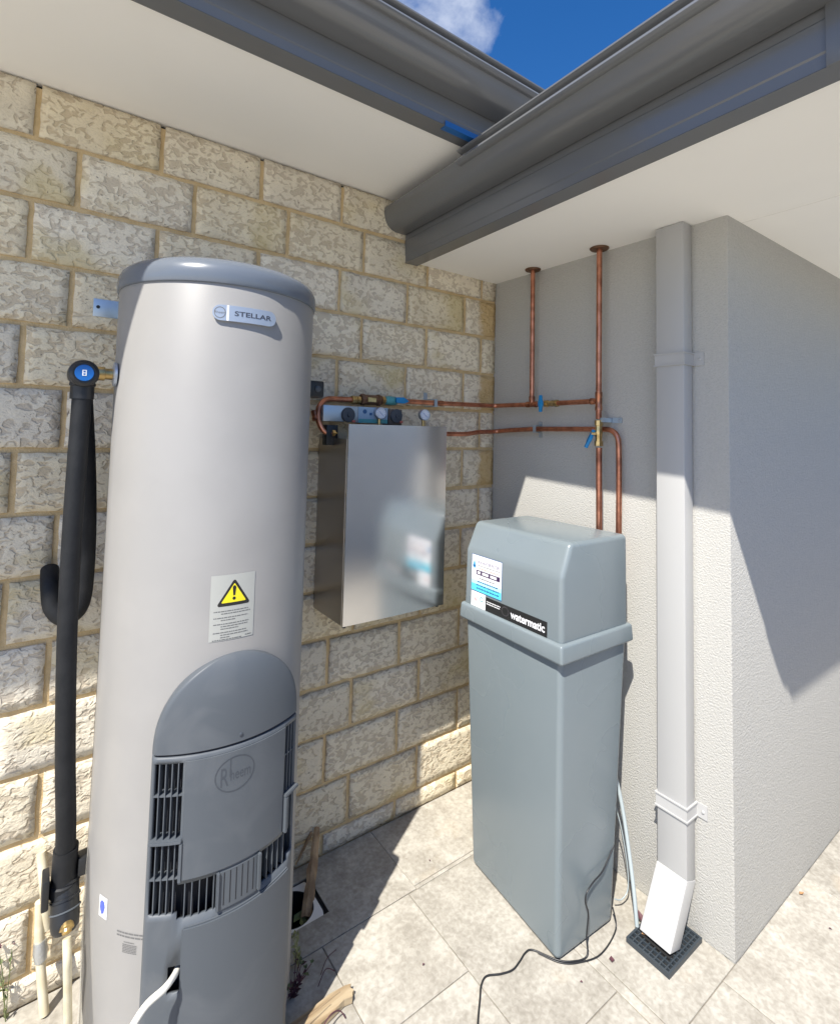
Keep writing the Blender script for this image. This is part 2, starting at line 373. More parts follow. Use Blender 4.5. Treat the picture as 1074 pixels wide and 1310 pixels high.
def ellipse_ring(cx, cy, rx, ry, w, n=40):
    V = []; Fs = []
    for k in range(n):
        a = 2*pi*k/n; V += [Vector((cx+rx*cos(a), cy+ry*sin(a), 0)), Vector((cx+(rx-w)*cos(a), cy+(ry-w)*sin(a), 0))]
    for k in range(n): Fs.append((2*k, 2*((k+1) % n), 2*((k+1) % n)+1, 2*k+1))
    return V, Fs

# ------------------------------------------------------------------ ground and paving
D = 1.03; H1 = 2.470; H2 = 2.230
bm = bmesh.new(); s = 400
vs = [bm.verts.new(p) for p in ((-s, -s, -.2), (s, -s, -.2), (s, s, -.2), (-s, s, -.2))]; bm.faces.new(vs)
structure(from_bm('ground', bm, M_GROUND))
bm = bmesh.new()
for q in ((-4.2, -1.07, -4.6, .0), (-.893, 3.4, -4.6, .0), (-1.07, -.893, -4.6, -.212), (-1.07, -.893, -.055, .0)): B_box(bm, *q, -.21, -.0045)
paving = structure(from_bm('paving', bm, M_GROUT))
TILES = []
def T(x0, x1, y0, y1): TILES.append((x0, x1, y0, y1))
# laid as in the photograph around the appliances
T(-1.235, -.617, -.3015, .0); T(-.617, 0.0, -.288, .0); T(-.617, 0, -.303, -.288)
T(-.96, -.65, -.60, -.3015); T(-1.27, -.96, -.60, -.3015)
T(-.65, -.35, -.875, -.303); T(-.35, -.318, -1.03, -.303); T(-.318, 0, -.60, -.303); T(-.318, 0, -1.03, -.60); T(-.65, -.35, -1.03, -.875)
T(-1.27, -.65, -.90, -.60); T(-1.27, -.65, -1.03, -.90)
T(-1.85, -1.235, -.3015, 0); T(-1.58, -1.27, -.60, -.3015); T(-2.2, -1.58, -.60, -.3015); T(-2.47, -1.85, -.3015, 0)
T(-1.89, -1.27, -.90, -.60); T(-1.89, -1.27, -1.03, -.90); T(-2.51, -1.89, -1.03, -.60); T(-3.09, -2.47, -.3015, 0); T(-2.82, -2.2, -.60, -.3015); T(-3.09, -2.51, -1.03, -.60); T(-3.4, -2.82, -.60, -.3015)
r = 0; y = -1.03
while y > -4.3:
    x = -3.1+(.33 if r % 2 else .02)
    while x < 3.2:
        T(x, x+.60, y-.60, y); x += .60
    y -= .60; r += 1
hole = (-.982, -.893, -.212, -.055)
tile_cache = {}
def tile_mesh(w, d):
    k = (round(w, 3), round(d, 3))
    if k not in tile_cache:
        b = bmesh.new(); B_box(b, 0, w, 0, d, -.012, 0); bmesh.ops.bevel(b, geom=[e for e in b.edges if all(v.co.z > -.001 for v in e.verts)], offset=.0012, segments=1, affect='EDGES')
        bmesh.ops.recalc_face_normals(b, faces=b.faces)
        me = bpy.data.meshes.new('tile'); b.to_mesh(me); b.free(); me.materials.append(M_TILE); tile_cache[k] = me
    return tile_cache[k]
g = .0014
for i, (x0, x1, y0, y1) in enumerate(TILES):
    if i == 0:   # the tile with the square cut-out for the drain point
        hx0, hx1, hy0, hy1 = -1.07, -.893, -.212, -.055
        b = bmesh.new()
        for q in ((x0+g, hx0, y0+g, y1-g), (hx1, x1-g, y0+g, y1-g), (hx0, hx1, y0+g, hy0), (hx0, hx1, hy1, y1-g)): B_box(b, *q, -.012, 0)
        o = from_bm('tile', b, M_TILE); into(o, paving); continue
    o = bpy.data.objects.new('tile', tile_mesh(x1-x0-2*g, y1-y0-2*g)); COL.objects.link(o)
    o.location = (x0+g, y0+g, random.uniform(-.0006, .0006)); into(o, paving)

# ------------------------------------------------------------------ brick wall
wall = thing('brick_wall', 'cream spotted split-face brick wall with tan mortar behind the tall heater', 'wall', (-1.5, 0, 0))
box('mortar', -3.6, -.001, .0055, .25, -.02, 2.457, M_MORTAR, wall)
box('shadow_gap', -3.6, -.001, .022, .25, 2.4571, 2.60, M_DARKGAP, wall)  # near-black strip, its colour paints in the shade of the gap below the soffit
C = .172; Z0 = .0734; WB = .3146; JT = .0070
def brick(x0, x1, z0, z1):
    nx = max(3, int((x1-x0)/.021)); nz = max(3, int((z1-z0)/.021)); V = []; Fs = []
    seed = Vector((random.random()*50, random.random()*50, 0))
    for j in range(nz+1):
        for i in range(nx+1):
            u = i/nx; v = j/nz; x = x0+(x1-x0)*u; z = z0+(z1-z0)*v
            edge = min(u*(x1-x0), (1-u)*(x1-x0), v*(z1-z0), (1-v)*(z1-z0))
            p = Vector((x, 0, z))+seed
            rel = noise.noise(p*16)*.0032+noise.noise(p*38)*.0018
            k = min(1, edge/.022)
            dep = (.0005+.0030*k**.6+rel*(.35+.65*k))
            if i in (0, nx): x += noise.noise(p*34)*.0030
            if j in (0, nz): z += noise.noise(p*30+Vector((9, 0, 0)))*.0030
            V.append((x, -dep, z))
    for j in range(nz):
        for i in range(nx):
            a = j*(nx+1)+i; Fs.append((a, a+1, a+nx+2, a+nx+1))
    rim = [i for i in range(nx+1)]+[j*(nx+1)+nx for j in range(1, nz+1)]+[nz*(nx+1)+i for i in range(nx-1, -1, -1)]+[j*(nx+1) for j in range(nz-1, 0, -1)]
    k0 = len(V)
    for q in rim: V.append((V[q][0], .03, V[q][2]))
    n = len(rim)
    for k in range(n): Fs.append((rim[k], k0+k, k0+(k+1) % n, rim[(k+1) % n]))
    me = bpy.data.meshes.new('brick'); me.from_pydata(V, [], Fs); me.update()
    for p in me.polygons: p.use_smooth = p.index < nx*nz
    o = link('brick', me, M_BRICK); into(o, wall)
for c in range(1, 16):
    zb = Z0+(14-c)*C; zt = zb+C
    zb = max(zb+JT, .003 if c == 15 else zb+JT); zt = min(zt-JT, 2.4645)
    off = .19158 if c % 2 else .0893
    xs = [0.0]+[-(off+WB*k) for k in range(11)]
    for a, b_ in zip(xs, xs[1:]):
        j1 = .002 if a == 0 else JT
        dz = random.uniform(-.0012, .0012)
        brick(b_+JT+random.uniform(-.0012, .0012), a-j1, zb+dz*(c < 15), zt+dz*(c > 1))

# ------------------------------------------------------------------ rendered wall
rw = box('rendered_wall', .0, 3.2, -D, .6, -.01, H2+.01, M_RENDER, None, bev=.006)
tag(rw, 'pale grey textured render wall with outside corner behind the softener and downpipe', 'wall')

# ------------------------------------------------------------------ eaves
def gutter_profile(h=.112, d=.115):
    """outward offset, height above the gutter bottom: quad gutter with mid roll and lip bead; outside then inside"""
    out = [(0, 0), (.045, 0), (.068, .006), (.086, .020), (.097, .038), (.101, .054), (.104, .058), (.113, .058), (.121, .062), (.1245, .069), (.122, .077), (.114, .082), (.104, .083), (.1015, .086), (.1015, .098), (.106, .100), (.114, .101), (.119, .105), (.119, .110), (.114, .114), (.104, .114)]
    inn = [(.099, .110), (.099, .085), (.098, .056), (.083, .023), (.066, .010), (.045, .0035), (.003, .0035)]
    back = [(.003, .098), (0, .098)]
    return [(a/.115*d, b/.112*h) for a, b in out+inn+back]
def sweep(name, prof, p0, p1, outv, mt, parent):
    bm = bmesh.new(); p0 = Vector(p0); p1 = Vector(p1); outv = Vector(outv).normalized()
    A = [bm.verts.new(p0+outv*a+Vector((0, 0, b))) for a, b in prof]; Bq = [bm.verts.new(p1+outv*a+Vector((0, 0, b))) for a, b in prof]
    n = len(prof)
    for k in range(n): bm.faces.new((A[k], A[(k+1) % n], Bq[(k+1) % n], Bq[k]))
    bm.faces.new(A[::-1]); bm.faces.new(Bq)
    o = from_bm(name, bm, mt, None, auto=12 if name == 'fascia' else 40); return into(o, parent)
FASC = lambda h: [(0, 0), (-.004, .004), (-.004, .030), (-.0015, .034), (-.0015, h-.03), (-.004, h-.026), (-.004, h), (-.03, h), (-.03, .004), (-.063, .004), (-.063, 0)]
# upper eave along the brick wall (outward = -y)
e1 = thing('roof_eave', 'upper eave over the brick wall with white soffit, grey fascia and gutter', 'eave', (-1.5, 0, H1))
box('soffit', -3.6, -.30, .2, -.512, H1, H1+.012, M_SOFFIT, e1)
sweep('fascia', FASC(.14), (-3.6, -.555, 2.4605), (-.30, -.555, 2.4605), (0, -1, 0), M_GUTTER, e1)
sweep('gutter', gutter_profile(.095, .115), (-3.6, -.5555, 2.548), (-.30, -.5555, 2.548), (0, -1, 0), M_GUTTER, e1)
bm = bmesh.new(); vs = [bm.verts.new(p) for p in ((-3.6, -.60, 2.632), (-.30, -.60, 2.632), (-.30, 2.2, 3.72), (-3.6, 2.2, 3.72))]; bm.faces.new(vs)
ext = bmesh.ops.extrude_face_region(bm, geom=bm.faces[:]); bmesh.ops.translate(bm, verts=[v for v in ext['geom'] if isinstance(v, bmesh.types.BMVert)], vec=(0, 0, .03))
into(from_bm('roof_sheet', bm, M_ROOF), e1)
box('protective_tape', -.765, -.60, -.5568, -.5551, 2.4600, 2.476, M_TAPE, e1)
box('protective_tape', -.765, -.60, -.5568, -.532, 2.4585, 2.4600, M_TAPE, e1)
# lower eave over the rendered wall: edge runs out from the brick wall, a little out of square
xs_ = lambda y: -.460+.032*y
e2 = thing('roof_eave', 'lower eave jutting over the rendered wall and copper pipes, nearer the camera', 'eave', (0, -1.0, H2))
YE = -1.575
poly_solid('soffit', [[(xs_(0)-.006, -.001, H2), (xs_(YE)-.006, YE, H2), (3.2, YE, H2), (3.2, -.001, H2)], [(xs_(0)-.006, -.001, H2+.012), (xs_(YE)-.006, YE, H2+.012), (3.2, YE, H2+.012), (3.2, -.001, H2+.012)]], M_SOFFIT, e2)
ov = Vector((-1, .032, 0)).normalized()
fx = lambda y: (xs_(y)-.069, y, 2.2185)
sweep('fascia', FASC(.125), fx(-.001), fx(-1.575), ov, M_GUTTER, e2)
gx = lambda y: (xs_(y)-.0695, y, 2.337)
gp = gutter_profile(.106, .117)
sweep('gutter', gp, gx(-.5), gx(-1.60), ov, M_GUTTER, e2)
# the stretch tucked under the upper soffit has its lip trimmed away
gp2 = [(a*.985, b) for a, b in gp[:6]]+[(.1035, .060), (.1045, .072), (.103, .088), (.099, .088), (.0975, .054)]+[(.083, .023), (.066, .010), (.045, .0035), (.003, .0035), (.003, .09), (0, .09)]
sweep('gutter', gp2, gx(-.001), gx(-.4995), ov, M_GUTTER, e2)
sweep('fascia', FASC(.125), (xs_(-1.6)-.069, -1.575, 2.2185), (3.2, -1.575, 2.2185), (0, -1, 0), M_GUTTER, e2)
sweep('gutter', gp, (xs_(-1.69)-.16, -1.5755, 2.337), (3.2, -1.5755, 2.337), (0, -1, 0), M_GUTTER, e2)
poly_solid('roof_sheet', [[(-.56, 0, 2.425), (-.64, -1.63, 2.425), (3.2, -1.63, 2.425), (3.2, 0, 2.425)], [(-.55, 0, 2.435), (-.63, -1.62, 2.435), (2.0, -.30, 3.0), (2.0, 0, 3.0)]], M_ROOF, e2)
box('soffit_joint', .099, .1015, -1.57, -D-.002, H2-.0008, H2+.002, mat('joint_grey', (.78, .76, .71), .8), e2)
box('fascia_joiner', xs_(-1.47)-.0745, xs_(-1.47)-.0675, -1.575, -1.452, 2.2165, 2.345, M_GUTTER, e2, bev=.001)

# ------------------------------------------------------------------ boundary fence across the side yard
fe = thing('boundary_fence', 'blue-grey ribbed sheet fence mirrored faintly in the steel cabinet door', 'fence', (1.0, -4.2, 0))
M_FENCE = mat('fence_sheet', (.50, .515, .52), .5)
for k in range(6):
    xa_ = -2.0+k*2.35; bm = bmesh.new(); prev = None
    for q in range(49):
        u = q % 8; d_ = (0, 0, .0, .028, .028, .028, .028, 0)[u]
        c = [bm.verts.new((xa_+2.35*q/48, -4.2+d_, z)) for z in (-.19, 1.78)]
        if prev: bm.faces.new((prev[0], c[0], c[1], prev[1]))
        prev = c
    pn = into(from_bm('sheet_panel', bm, M_FENCE), fe); so_ = pn.modifiers.new('thick', 'SOLIDIFY'); so_.thickness = .004
    box('post', xa_-.03, xa_+.03, -4.235, -4.165, -.2, 1.80, M_FENCE, fe)
    box('rail', xa_+.031, xa_+2.319, -4.23, -4.16, 1.781, 1.82, M_FENCE, fe)

# ------------------------------------------------------------------ downpipe
dp = thing('downpipe', 'painted rectangular downpipe on the rendered wall ending over the black grate', 'downpipe', (-.03, -.875, 0))
Y0, Y1 = -.922, -.828
box('pipe', -.062, -.008, Y0, Y1, .165, H2-.001, M_DOWN, dp, bev=.004)
poly_solid('shoe', [[(-.162, Y0-.001, .028), (-.162, Y1+.001, .028), (-.105, Y1+.001, .012), (-.105, Y0-.001, .012)], [(-.0635, Y0-.001, .185), (-.0635, Y1+.001, .185), (-.007, Y1+.001, .163), (-.007, Y0-.001, .163)]], M_DOWN, dp, bev=.003)
box('shoe_opening', -.158, -.108, Y0+.003, Y1-.003, .0105, .0135, M_DARKGAP, dp)
for zc in (1.78, .375):
    bm = bmesh.new()
    for zo, th in ((0, .0025), (.019, .0055), (-.019, .0055)):
        h = .017 if zo == 0 else .0022
        B_box(bm, -.062-th, -.0625+.002, Y0-th, Y1+th, zc+zo-h, zc+zo+h)
        B_box(bm, -.0605, -.0005, Y0-th, Y0+.001, zc+zo-h, zc+zo+h); B_box(bm, -.0605, -.0005, Y1-.001, Y1+th, zc+zo-h, zc+zo+h)
    for ya, yb in ((Y0-.034, Y0-.002), (Y1+.002, Y1+.034)): B_box(bm, -.004, -.0003, ya, yb, zc-.021, zc+.021)
    cl = into(from_bm('clip', bm, M_DOWN), dp)
    for ys in (Y0-.022, Y1+.022):
        o = lathe('screw', [(.005, 0), (.005, .002), (.003, .004), (0, .0045)], (-.004, ys, zc), (-1, 0, 0), M_DOWN, dp, n=10)

# ------------------------------------------------------------------ drain grate
gr = thing('drain_grate', 'square black plastic drain grate under the downpipe shoe', 'drain grate', (-.105, -.876, 0))
gx0, gx1, gy0, gy1 = -.203, -.014, -.943, -.809
box('pit', gx0+.004, gx1-.004, gy0+.004, gy1-.004, .0015, .004, M_DARKGAP, gr)
bm = bmesh.new()
for q in ((gx0, gx1, gy0, gy0+.006), (gx0, gx1, gy1-.006, gy1), (gx0, gx0+.006, gy0+.006, gy1-.006), (gx1-.006, gx1, gy0+.006, gy1-.006)): B_box(bm, *q, .0, .014)
into(from_bm('frame', bm, M_GRATE), gr)
for k in range(1, 11): xx = gx0+(gx1-gx0)*k/11; box('bar', xx-.0018, xx+.0018, gy0+.006, gy1-.006, .004, .0125, M_GRATE, gr)
for k in range(1, 8): yy = gy0+(gy1-gy0)*k/8; box('bar', gx0+.006, gx1-.006, yy-.0018, yy+.0018, .004, .0120, M_GRATE, gr)

# ------------------------------------------------------------------ water heater
HX, HY, HR = -1.32, -.27, .25
wh = thing('water_heater', 'tall cream cylindrical gas water heater with grey cap and grey burner cover', 'water heater', (HX, HY, 0))
def cyl(th, r, z): a = rad(th); return Vector((HX+r*sin(a), HY-r*cos(a), z))
def wrap(th0, z0, r):   # flat label coordinates (x right, y up) onto the tank
    fn = lambda v: cyl(th0+math.degrees(v.x/HR), r+v.z, z0+v.y)
    fn.curved = True
    return fn
body = lathe('body', [(.235, .03), (.246, .03), (HR, .036), (HR, .05), (HR, 1.862), (.247, 1.868), (.240, 1.868)], (HX, HY, 0), (0, 0, 1), M_TANK, wh, n=128, auto=30)
lathe('base_ring', [(.232, .0), (.236, .0), (.236, .031), (.230, .031)], (HX, HY, 0), (0, 0, 1), M_COVERD, wh, n=64)
capp = [(.2515, 1.862), (.2545, 1.864), (.256, 1.869), (.256, 1.885), (.2545, 1.897), (.249, 1.910), (.238, 1.921), (.220, 1.930), (.19, 1.936), (.14, 1.941), (.08, 1.944), (.0, 1.945)]
lathe('cap', capp, (HX, HY, 0), (0, 0, 1), M_CAP, wh, n=128)
# vertical seam on the left side of the tank
def strip(name, th0, th1, r, z0, z1, mt, parent, n=3, dr=.0):
    V = [cyl(th0+(th1-th0)*i/n, r, z) for z in (z0, z1) for i in range(n+1)]; Fs = [(i, i+1, n+2+i, n+1+i) for i in range(n)]
    me = bpy.data.meshes.new(name); me.from_pydata(V, [], Fs); me.update(); return into(link(name, me, mt, None, True), parent)
# badge
bd = None
def rounded_bar(w, h, rr, n=8):
    pts = []
    for cx, cy, a0 in ((w/2-rr, h/2-rr, 0), (-w/2+rr*1.0, h/2-rr, 90), (-w/2+rr, -h/2+rr, 180), (w/2-rr, -h/2+rr, 270)):
        for k in range(n+1): a = rad(a0+90*k/n); pts.append((cx+rr*cos(a), cy+rr*sin(a)))
    return pts
def plate(name, pts, th0, z0, r0, r1, mt, parent, cuts=14):
    bm = bmesh.new(); f = bm.faces.new([bm.verts.new((x, y, 0)) for x, y in pts])
    xmin = min(p[0] for p in pts); xmax = max(p[0] for p in pts)
    for k in range(1, cuts):
        x = xmin+(xmax-xmin)*k/cuts
        bmesh.ops.bisect_plane(bm, geom=bm.verts[:]+bm.edges[:]+bm.faces[:], plane_co=(x, 0, 0), plane_no=(1, 0, 0))
    ext = bmesh.ops.extrude_face_region(bm, geom=bm.faces[:])
    for v in ext['geom']:
        if isinstance(v, bmesh.types.BMVert): v.co.z = r1-r0
    for v in bm.verts: v.co = cyl(th0+math.degrees(v.co.x/HR), r0+v.co.z, z0+v.co.y)
    return into(from_bm(name, bm, mt, None, auto=35), parent)
BZ = 1.793
badge = plate('badge', rounded_bar(.148, .037, .0183), -2.6, BZ, .2495, .2565, M_SILVER, wh)
wb = wrap(-2.6, BZ, .2569)
V, Fs = rect_grid(-.0435, -.0385, -.0183, .0183); mapped('badge_stripe', V, Fs, wb, M_LABELW, badge)
V, Fs = ellipse_ring(-.058, 0, .0125, .0135, .0016); mapped('badge_emblem', V, Fs, wb, M_GREYINK, badge)
V, Fs = text_mesh('Rheem', .0085); mapped('badge_emblem', [v+Vector((-.058, 0, 0)) for v in V], Fs, wb, M_GREYINK, badge)
V, Fs = text_mesh('STELLAR', .0158, bold=.0003, sx=1.45); mapped('badge_lettering', [v+Vector((.017, 0, 0)) for v in V], Fs, wb, M_BADGETXT, badge)
# warning sticker
WZ = 1.111
V, Fs = rect_grid(-.0505, .0495, -.074, .074, 12, 1)
wl = mapped('warning_label', V, Fs, wrap(-2.6, WZ, .2507), M_STICK, wh)
ww = wrap(-2.6, WZ, .2510); w2 = wrap(-2.6, WZ, .2513); w3 = wrap(-2.6, WZ, .2516)
def tri(cx, cy, w, h, rr=.004):
    pts = []
    for (ax, ay), a0 in (((cx+w/2-rr*1.7, cy-h/2+rr), -90), ((cx, cy+h/2-rr*2), 30), ((cx-w/2+rr*1.7, cy-h/2+rr), 150)):
        for k in range(5): a = rad(a0+120*k/4); pts.append(Vector((ax+rr*cos(a), ay+rr*sin(a), 0)))
    return pts, [tuple(range(len(pts)))]
V, Fs = tri(.001, .034, .077, .062); mapped('warning_triangle', V, Fs, ww, M_BLK, wl)
V, Fs = tri(.001, .0325, .056, .044, .0015); mapped('warning_triangle', V, Fs, w2, M_YEL, wl)
V = [Vector(p) for p in ((-.0012, .0258, 0), (.0032, .0258, 0), (.0050, .0440, 0), (.0036, .0475, 0), (.001, .0487, 0), (-.0016, .0475, 0), (-.003, .0440, 0))]
mapped('exclamation_mark', V, [tuple(range(7))], w3, M_BLK, wl)
V, Fs = ellipse_fan(.001, .0192, .0037, .0037, 14); mapped('exclamation_mark', V, Fs, w3, M_BLK, wl)
rows = [(-.042, .036, -.008), (-.026, .040, -.0135), (-.042, .034, -.0225), (-.026, .006, -.028), (-.042, .037, -.0365), (-.026, .035, -.042), (-.026, .014, -.0475), (-.042, .033, -.0555), (-.026, .036, -.061), (-.026, -.005, -.0665), (-.043, .022, -.0715), (.030, .045, -.0690)]
V, Fs = rows_of_dashes(rows, .0021); mapped('fine_print', V, Fs, ww, M_GREYINK, wl)
# printed notice low on the left and small blue sticker
V, Fs = rows_of_dashes([(-.034, .036, .018), (-.034, .036, .011)], .0030); mapped('printed_notice', V, Fs, wrap(-45.5, .405, .2508), M_GREYINK, wh)
V, Fs = rows_of_dashes([(-.015, .010, .0)]+[(-.018, .016, -.005-.0032*k) for k in range(6)], .0016); mapped('printed_notice', V, Fs, wrap(-45.5, .405, .2508), M_GREYINK, wh)
V, Fs = rect_grid(-.014, .014, -.022, .022, 4, 1); bs = mapped('blue_sticker', V, Fs, wrap(-64, .455, .2509), M_LABELW, wh)
V = [Vector(p) for p in ((-.010, .008, 0), (-.004, .014, 0), (.004, .012, 0), (.007, .002, 0), (.003, -.012, 0), (-.005, -.016, 0), (-.011, -.004, 0))]
mapped('sticker_print', V, [tuple(range(7))], wrap(-64, .455, .2513), mat('print_blue', (.08, .12, .55), .5), bs)
# peeling clear film on the left flank
bm = bmesh.new(); prev = None
for k in range(13):
    t = k/12; z = .53-.50*t
    w = .4+2.8*t-1.2*t*t; lift = .004+.022*sin(pi*t)
    ring = [bm.verts.new(cyl(-88+q*9*w*.5, HR+.002+lift*((q/3)**2)*(1 if q else 0)+noise.noise(Vector((z*20, q, 3)))*.002, z)) for q in range(4)]
    if prev:
        for q in range(3): bm.faces.new((prev[q], prev[q+1], ring[q+1], ring[q]))
    prev = ring
into(from_bm('protective_film', bm, M_FILM, smooth=True), wh)
# --- burner cover
CR = .287
def cover_r(th):
    a = abs(th)
    if a >= 37: return .2495
    if a > 33.5: k = (37-a)/3.5; return .252+(CR-.252)*math.sqrt(max(0, 1-(1-k)**2))
    return CR
THS = [-37, -36.8, -36.4, -35.8, -35, -34, -32.5, -30.5, -28.5, -26.5, -24.5, -22, -19, -16, -12.5, -9, -6, -3, 0, 3, 6, 9, 12, 15, 18, 21.5, 24, 26, 28, 30, 32, 34, 35, 35.8, 36.4, 36.8, 37]
ZS = [.085, .16, .24, .32, .335, .39, .44, .482, .495, .553, .62, .70, .795, .803, .812, .8165]
OPEN = [(-34, -22, .495, .803), (-22, -6, .482, .553), (12, 30, .482, .553), (26, 34, .495, .803), (-24.5, -19, .335, .39)]
bm = bmesh.new(); grid = {}
for i, th in enumerate(THS):
    for j, z in enumerate(ZS):
        r_ = cover_r(th)-(.004 if j == len(ZS)-1 and abs(th) < 36 else 0)
        grid[i, j] = bm.verts.new(cyl(th, r_, z))
for i in range(len(THS)-1):
    for j in range(len(ZS)-1):
        tm = (THS[i]+THS[i+1])/2; zm = (ZS[j]+ZS[j+1])/2
        if any(a < tm < b and c < zm < d for a, b, c, d in OPEN): continue
        bm.faces.new((grid[i, j], grid[i+1, j], grid[i+1, j+1], grid[i, j+1]))
loose = [v for v in bm.verts if not v.link_faces]
for v in loose: bm.verts.remove(v)
cover = from_bm('burner_cover', bm, M_COVER, None, auto=45); into(cover, wh)
sm = cover.modifiers.new('thick', 'SOLIDIFY'); sm.thickness = .007; sm.offset = -1
# raised central panel, dark liner behind the vents
def patch(name, th0, th1, z0, z1, r0, r1, mt, parent, n=16, bev=.002):
    bm = bmesh.new(); lo = []; hi = []
    for i in range(n+1):
        th = th0+(th1-th0)*i/n
        lo.append([bm.verts.new(cyl(th, rr, z)) for rr, z in ((r0, z0), (r1, z0), (r1, z1), (r0, z1))])
    for a, b in zip(lo, lo[1:]):
        for k in range(4): bm.faces.new((a[k], a[(k+1) % 4], b[(k+1) % 4], b[k]))
    bm.faces.new(lo[0]); bm.faces.new(lo[-1][::-1])
    bmesh.ops.recalc_face_normals(bm, faces=bm.faces); bm.normal_update()
    if bev: bmesh.ops.bevel(bm, geom=[e for e in bm.edges if len(e.link_faces) == 2 and e.calc_face_angle(0) > rad(60)], offset=bev, segments=2, affect='EDGES')
    o = from_bm(name, bm, mt, None, auto=40); return into(o, parent)
patch('vent_liner', -36, 36, .30, .80, .2505, .2535, M_INNER, wh, bev=0)
patch('centre_panel', -21.2, 25.3, .560, .808, .284, .2905, M_COVER, wh, bev=.0025)
door = patch('access_door', -19.5, 30.5, .10, .466, .284, .2935, M_COVER, wh, bev=.003)
# ribbed strip between the two lower vents
patch('ribbed_panel', -5.6, 11.7, .474, .556, .284, .2895, M_COVER, wh, bev=.002)
for k in range(6): patch('rib_groove', -3.6+2.6*k, -3.15+2.6*k, .484, .552, .2885, .2898, M_INNER, wh, n=1, bev=0)
def slat(th, z0, z1, r0, r1, skew=0, t=.0010):
    a = rad(th); d = Vector((sin(a), -cos(a), 0)); e = Vector((cos(a), sin(a), 0)); c = Vector((HX, HY, 0))
    p0 = c+d*r0+e*skew; p1 = c+d*r1
    V = [p0-e*t, p1-e*t, p1+e*t, p0+e*t]
    poly_solid('vent_slat', [[(v.x, v.y, z0) for v in V], [(v.x, v.y, z1) for v in V]], M_COVER, wh)
for th in (-31.6, -29.0, -26.4, -23.9): slat(th, .4955, .8025, .271, .2868, .001)
for th in (-19.2, -16.4, -13.4, -10.4, -7.6): slat(th, .4825, .5525, .271, .2868, .001)
for th in (13.8, 17, 20.2, 23.4, 27): slat(th, .4825, .5525, .271, .2868, .001)
for th in (28, 30.2, 32.3): slat(th, .554, .8025, .271, .2868, .001)
for z in (.735, .565): patch('vent_rail', -34, -22, z-.0016, z+.0016, .262, .285, M_COVER, wh, n=6, bev=0)
patch('vent_shelf', -34.4, -21.2, .640, .6475, .262, .295, M_COVER, wh, n=8, bev=.0015)
for z in (.735,): patch('vent_rail', 26, 34, z-.0016, z+.0016, .262, .285, M_COVER, wh, n=6, bev=0)
patch('vent_shelf', 25.5, 35, .640, .6475, .262, .297, M_COVER, wh, n=6, bev=.0015)
patch('vent_jamb', -22.1, -20.8, .560, .640, .266, .2935, M_COVER, wh, n=2, bev=.001)
patch('vent_jamb', 25.6, 27, .560, .640, .266, .2985, M_COVER, wh, n=2, bev=.001)
patch('vent_jamb', -6.6, -5.4, .478, .556, .262, .2945, M_COVER, wh, n=2, bev=.001)
patch('vent_jamb', 11.6, 12.9, .478, .556, .262, .2965, M_COVER, wh, n=2, bev=.001)
# rounded dome above the seam
DU = [t/37 for t in THS]
bm = bmesh.new(); NU, NP = len(DU)-1, 18; rows_ = []
for j in range(NP+1):
    ph = (pi/2)*j/NP*.999; row = []
    for i in range(NU+1):
        u = DU[i]
        rho2 = min(1, u*u*cos(ph)**2+sin(ph)**2)
        r_ = .2496+(cover_r(37*u)-.2495)*(max(0, 1-sin(ph)**3.2))**.62
        row.append(bm.verts.new(cyl(37*max(0, 1-sin(ph)**2.3)**.52*u, r_, .8215+.185*sin(ph)**1.02)))
    rows_.append(row)
for a, b in zip(rows_, rows_[1:]):
    for i in range(NU): bm.faces.new((a[i], a[i+1], b[i+1], b[i]))
low = [bm.verts.new(cyl(37*DU[i], .2490, .8215)) for i in range(NU+1)]
for i in range(NU): bm.faces.new((low[i], low[i+1], rows_[0][i+1], rows_[0][i]))
bmesh.ops.remove_doubles(bm, verts=bm.verts, dist=1e-5)
dome = into(from_bm('cover_dome', bm, M_COVER, None, auto=45), wh)
patch('seam', -33.8, 33.8, .8160, .8222, .25, .2825, M_INNER, wh, bev=0)
lathe('screw', [(.0045, 0), (.0045, .002), (.003, .003)], cyl(1.5, CR-.001, .836), cyl(1.5, 1, 0)-cyl(1.5, 0, 0), M_COVERD, wh, n=12)
# embossed oval emblem and lettering
we = wrap(-.6, .757, .2908); HRk = HR/.29
def emb(V): return [Vector((v.x*HRk, v.y, v.z)) for v in V]
V, Fs = ellipse_ring(0, 0, .044, .038, .0026, 56); mapped('emblem', emb(V), Fs, we, M_COVERD, wh)
V, Fs = text_mesh('heem', .034, sx=.62); mapped('emblem', emb([v+Vector((.012, -.002, 0)) for v in V]), Fs, we, M_COVERD, wh)
V, Fs = text_mesh('R', .058, sx=.55); mapped('emblem', emb([v+Vector((-.024, -.004, 0)) for v in V]), Fs, we, M_COVERD, wh)
V, Fs = rect_grid(-.0125, -.0098, -.004, .036); mapped('emblem', emb(V), Fs, we, M_COVERD, wh)
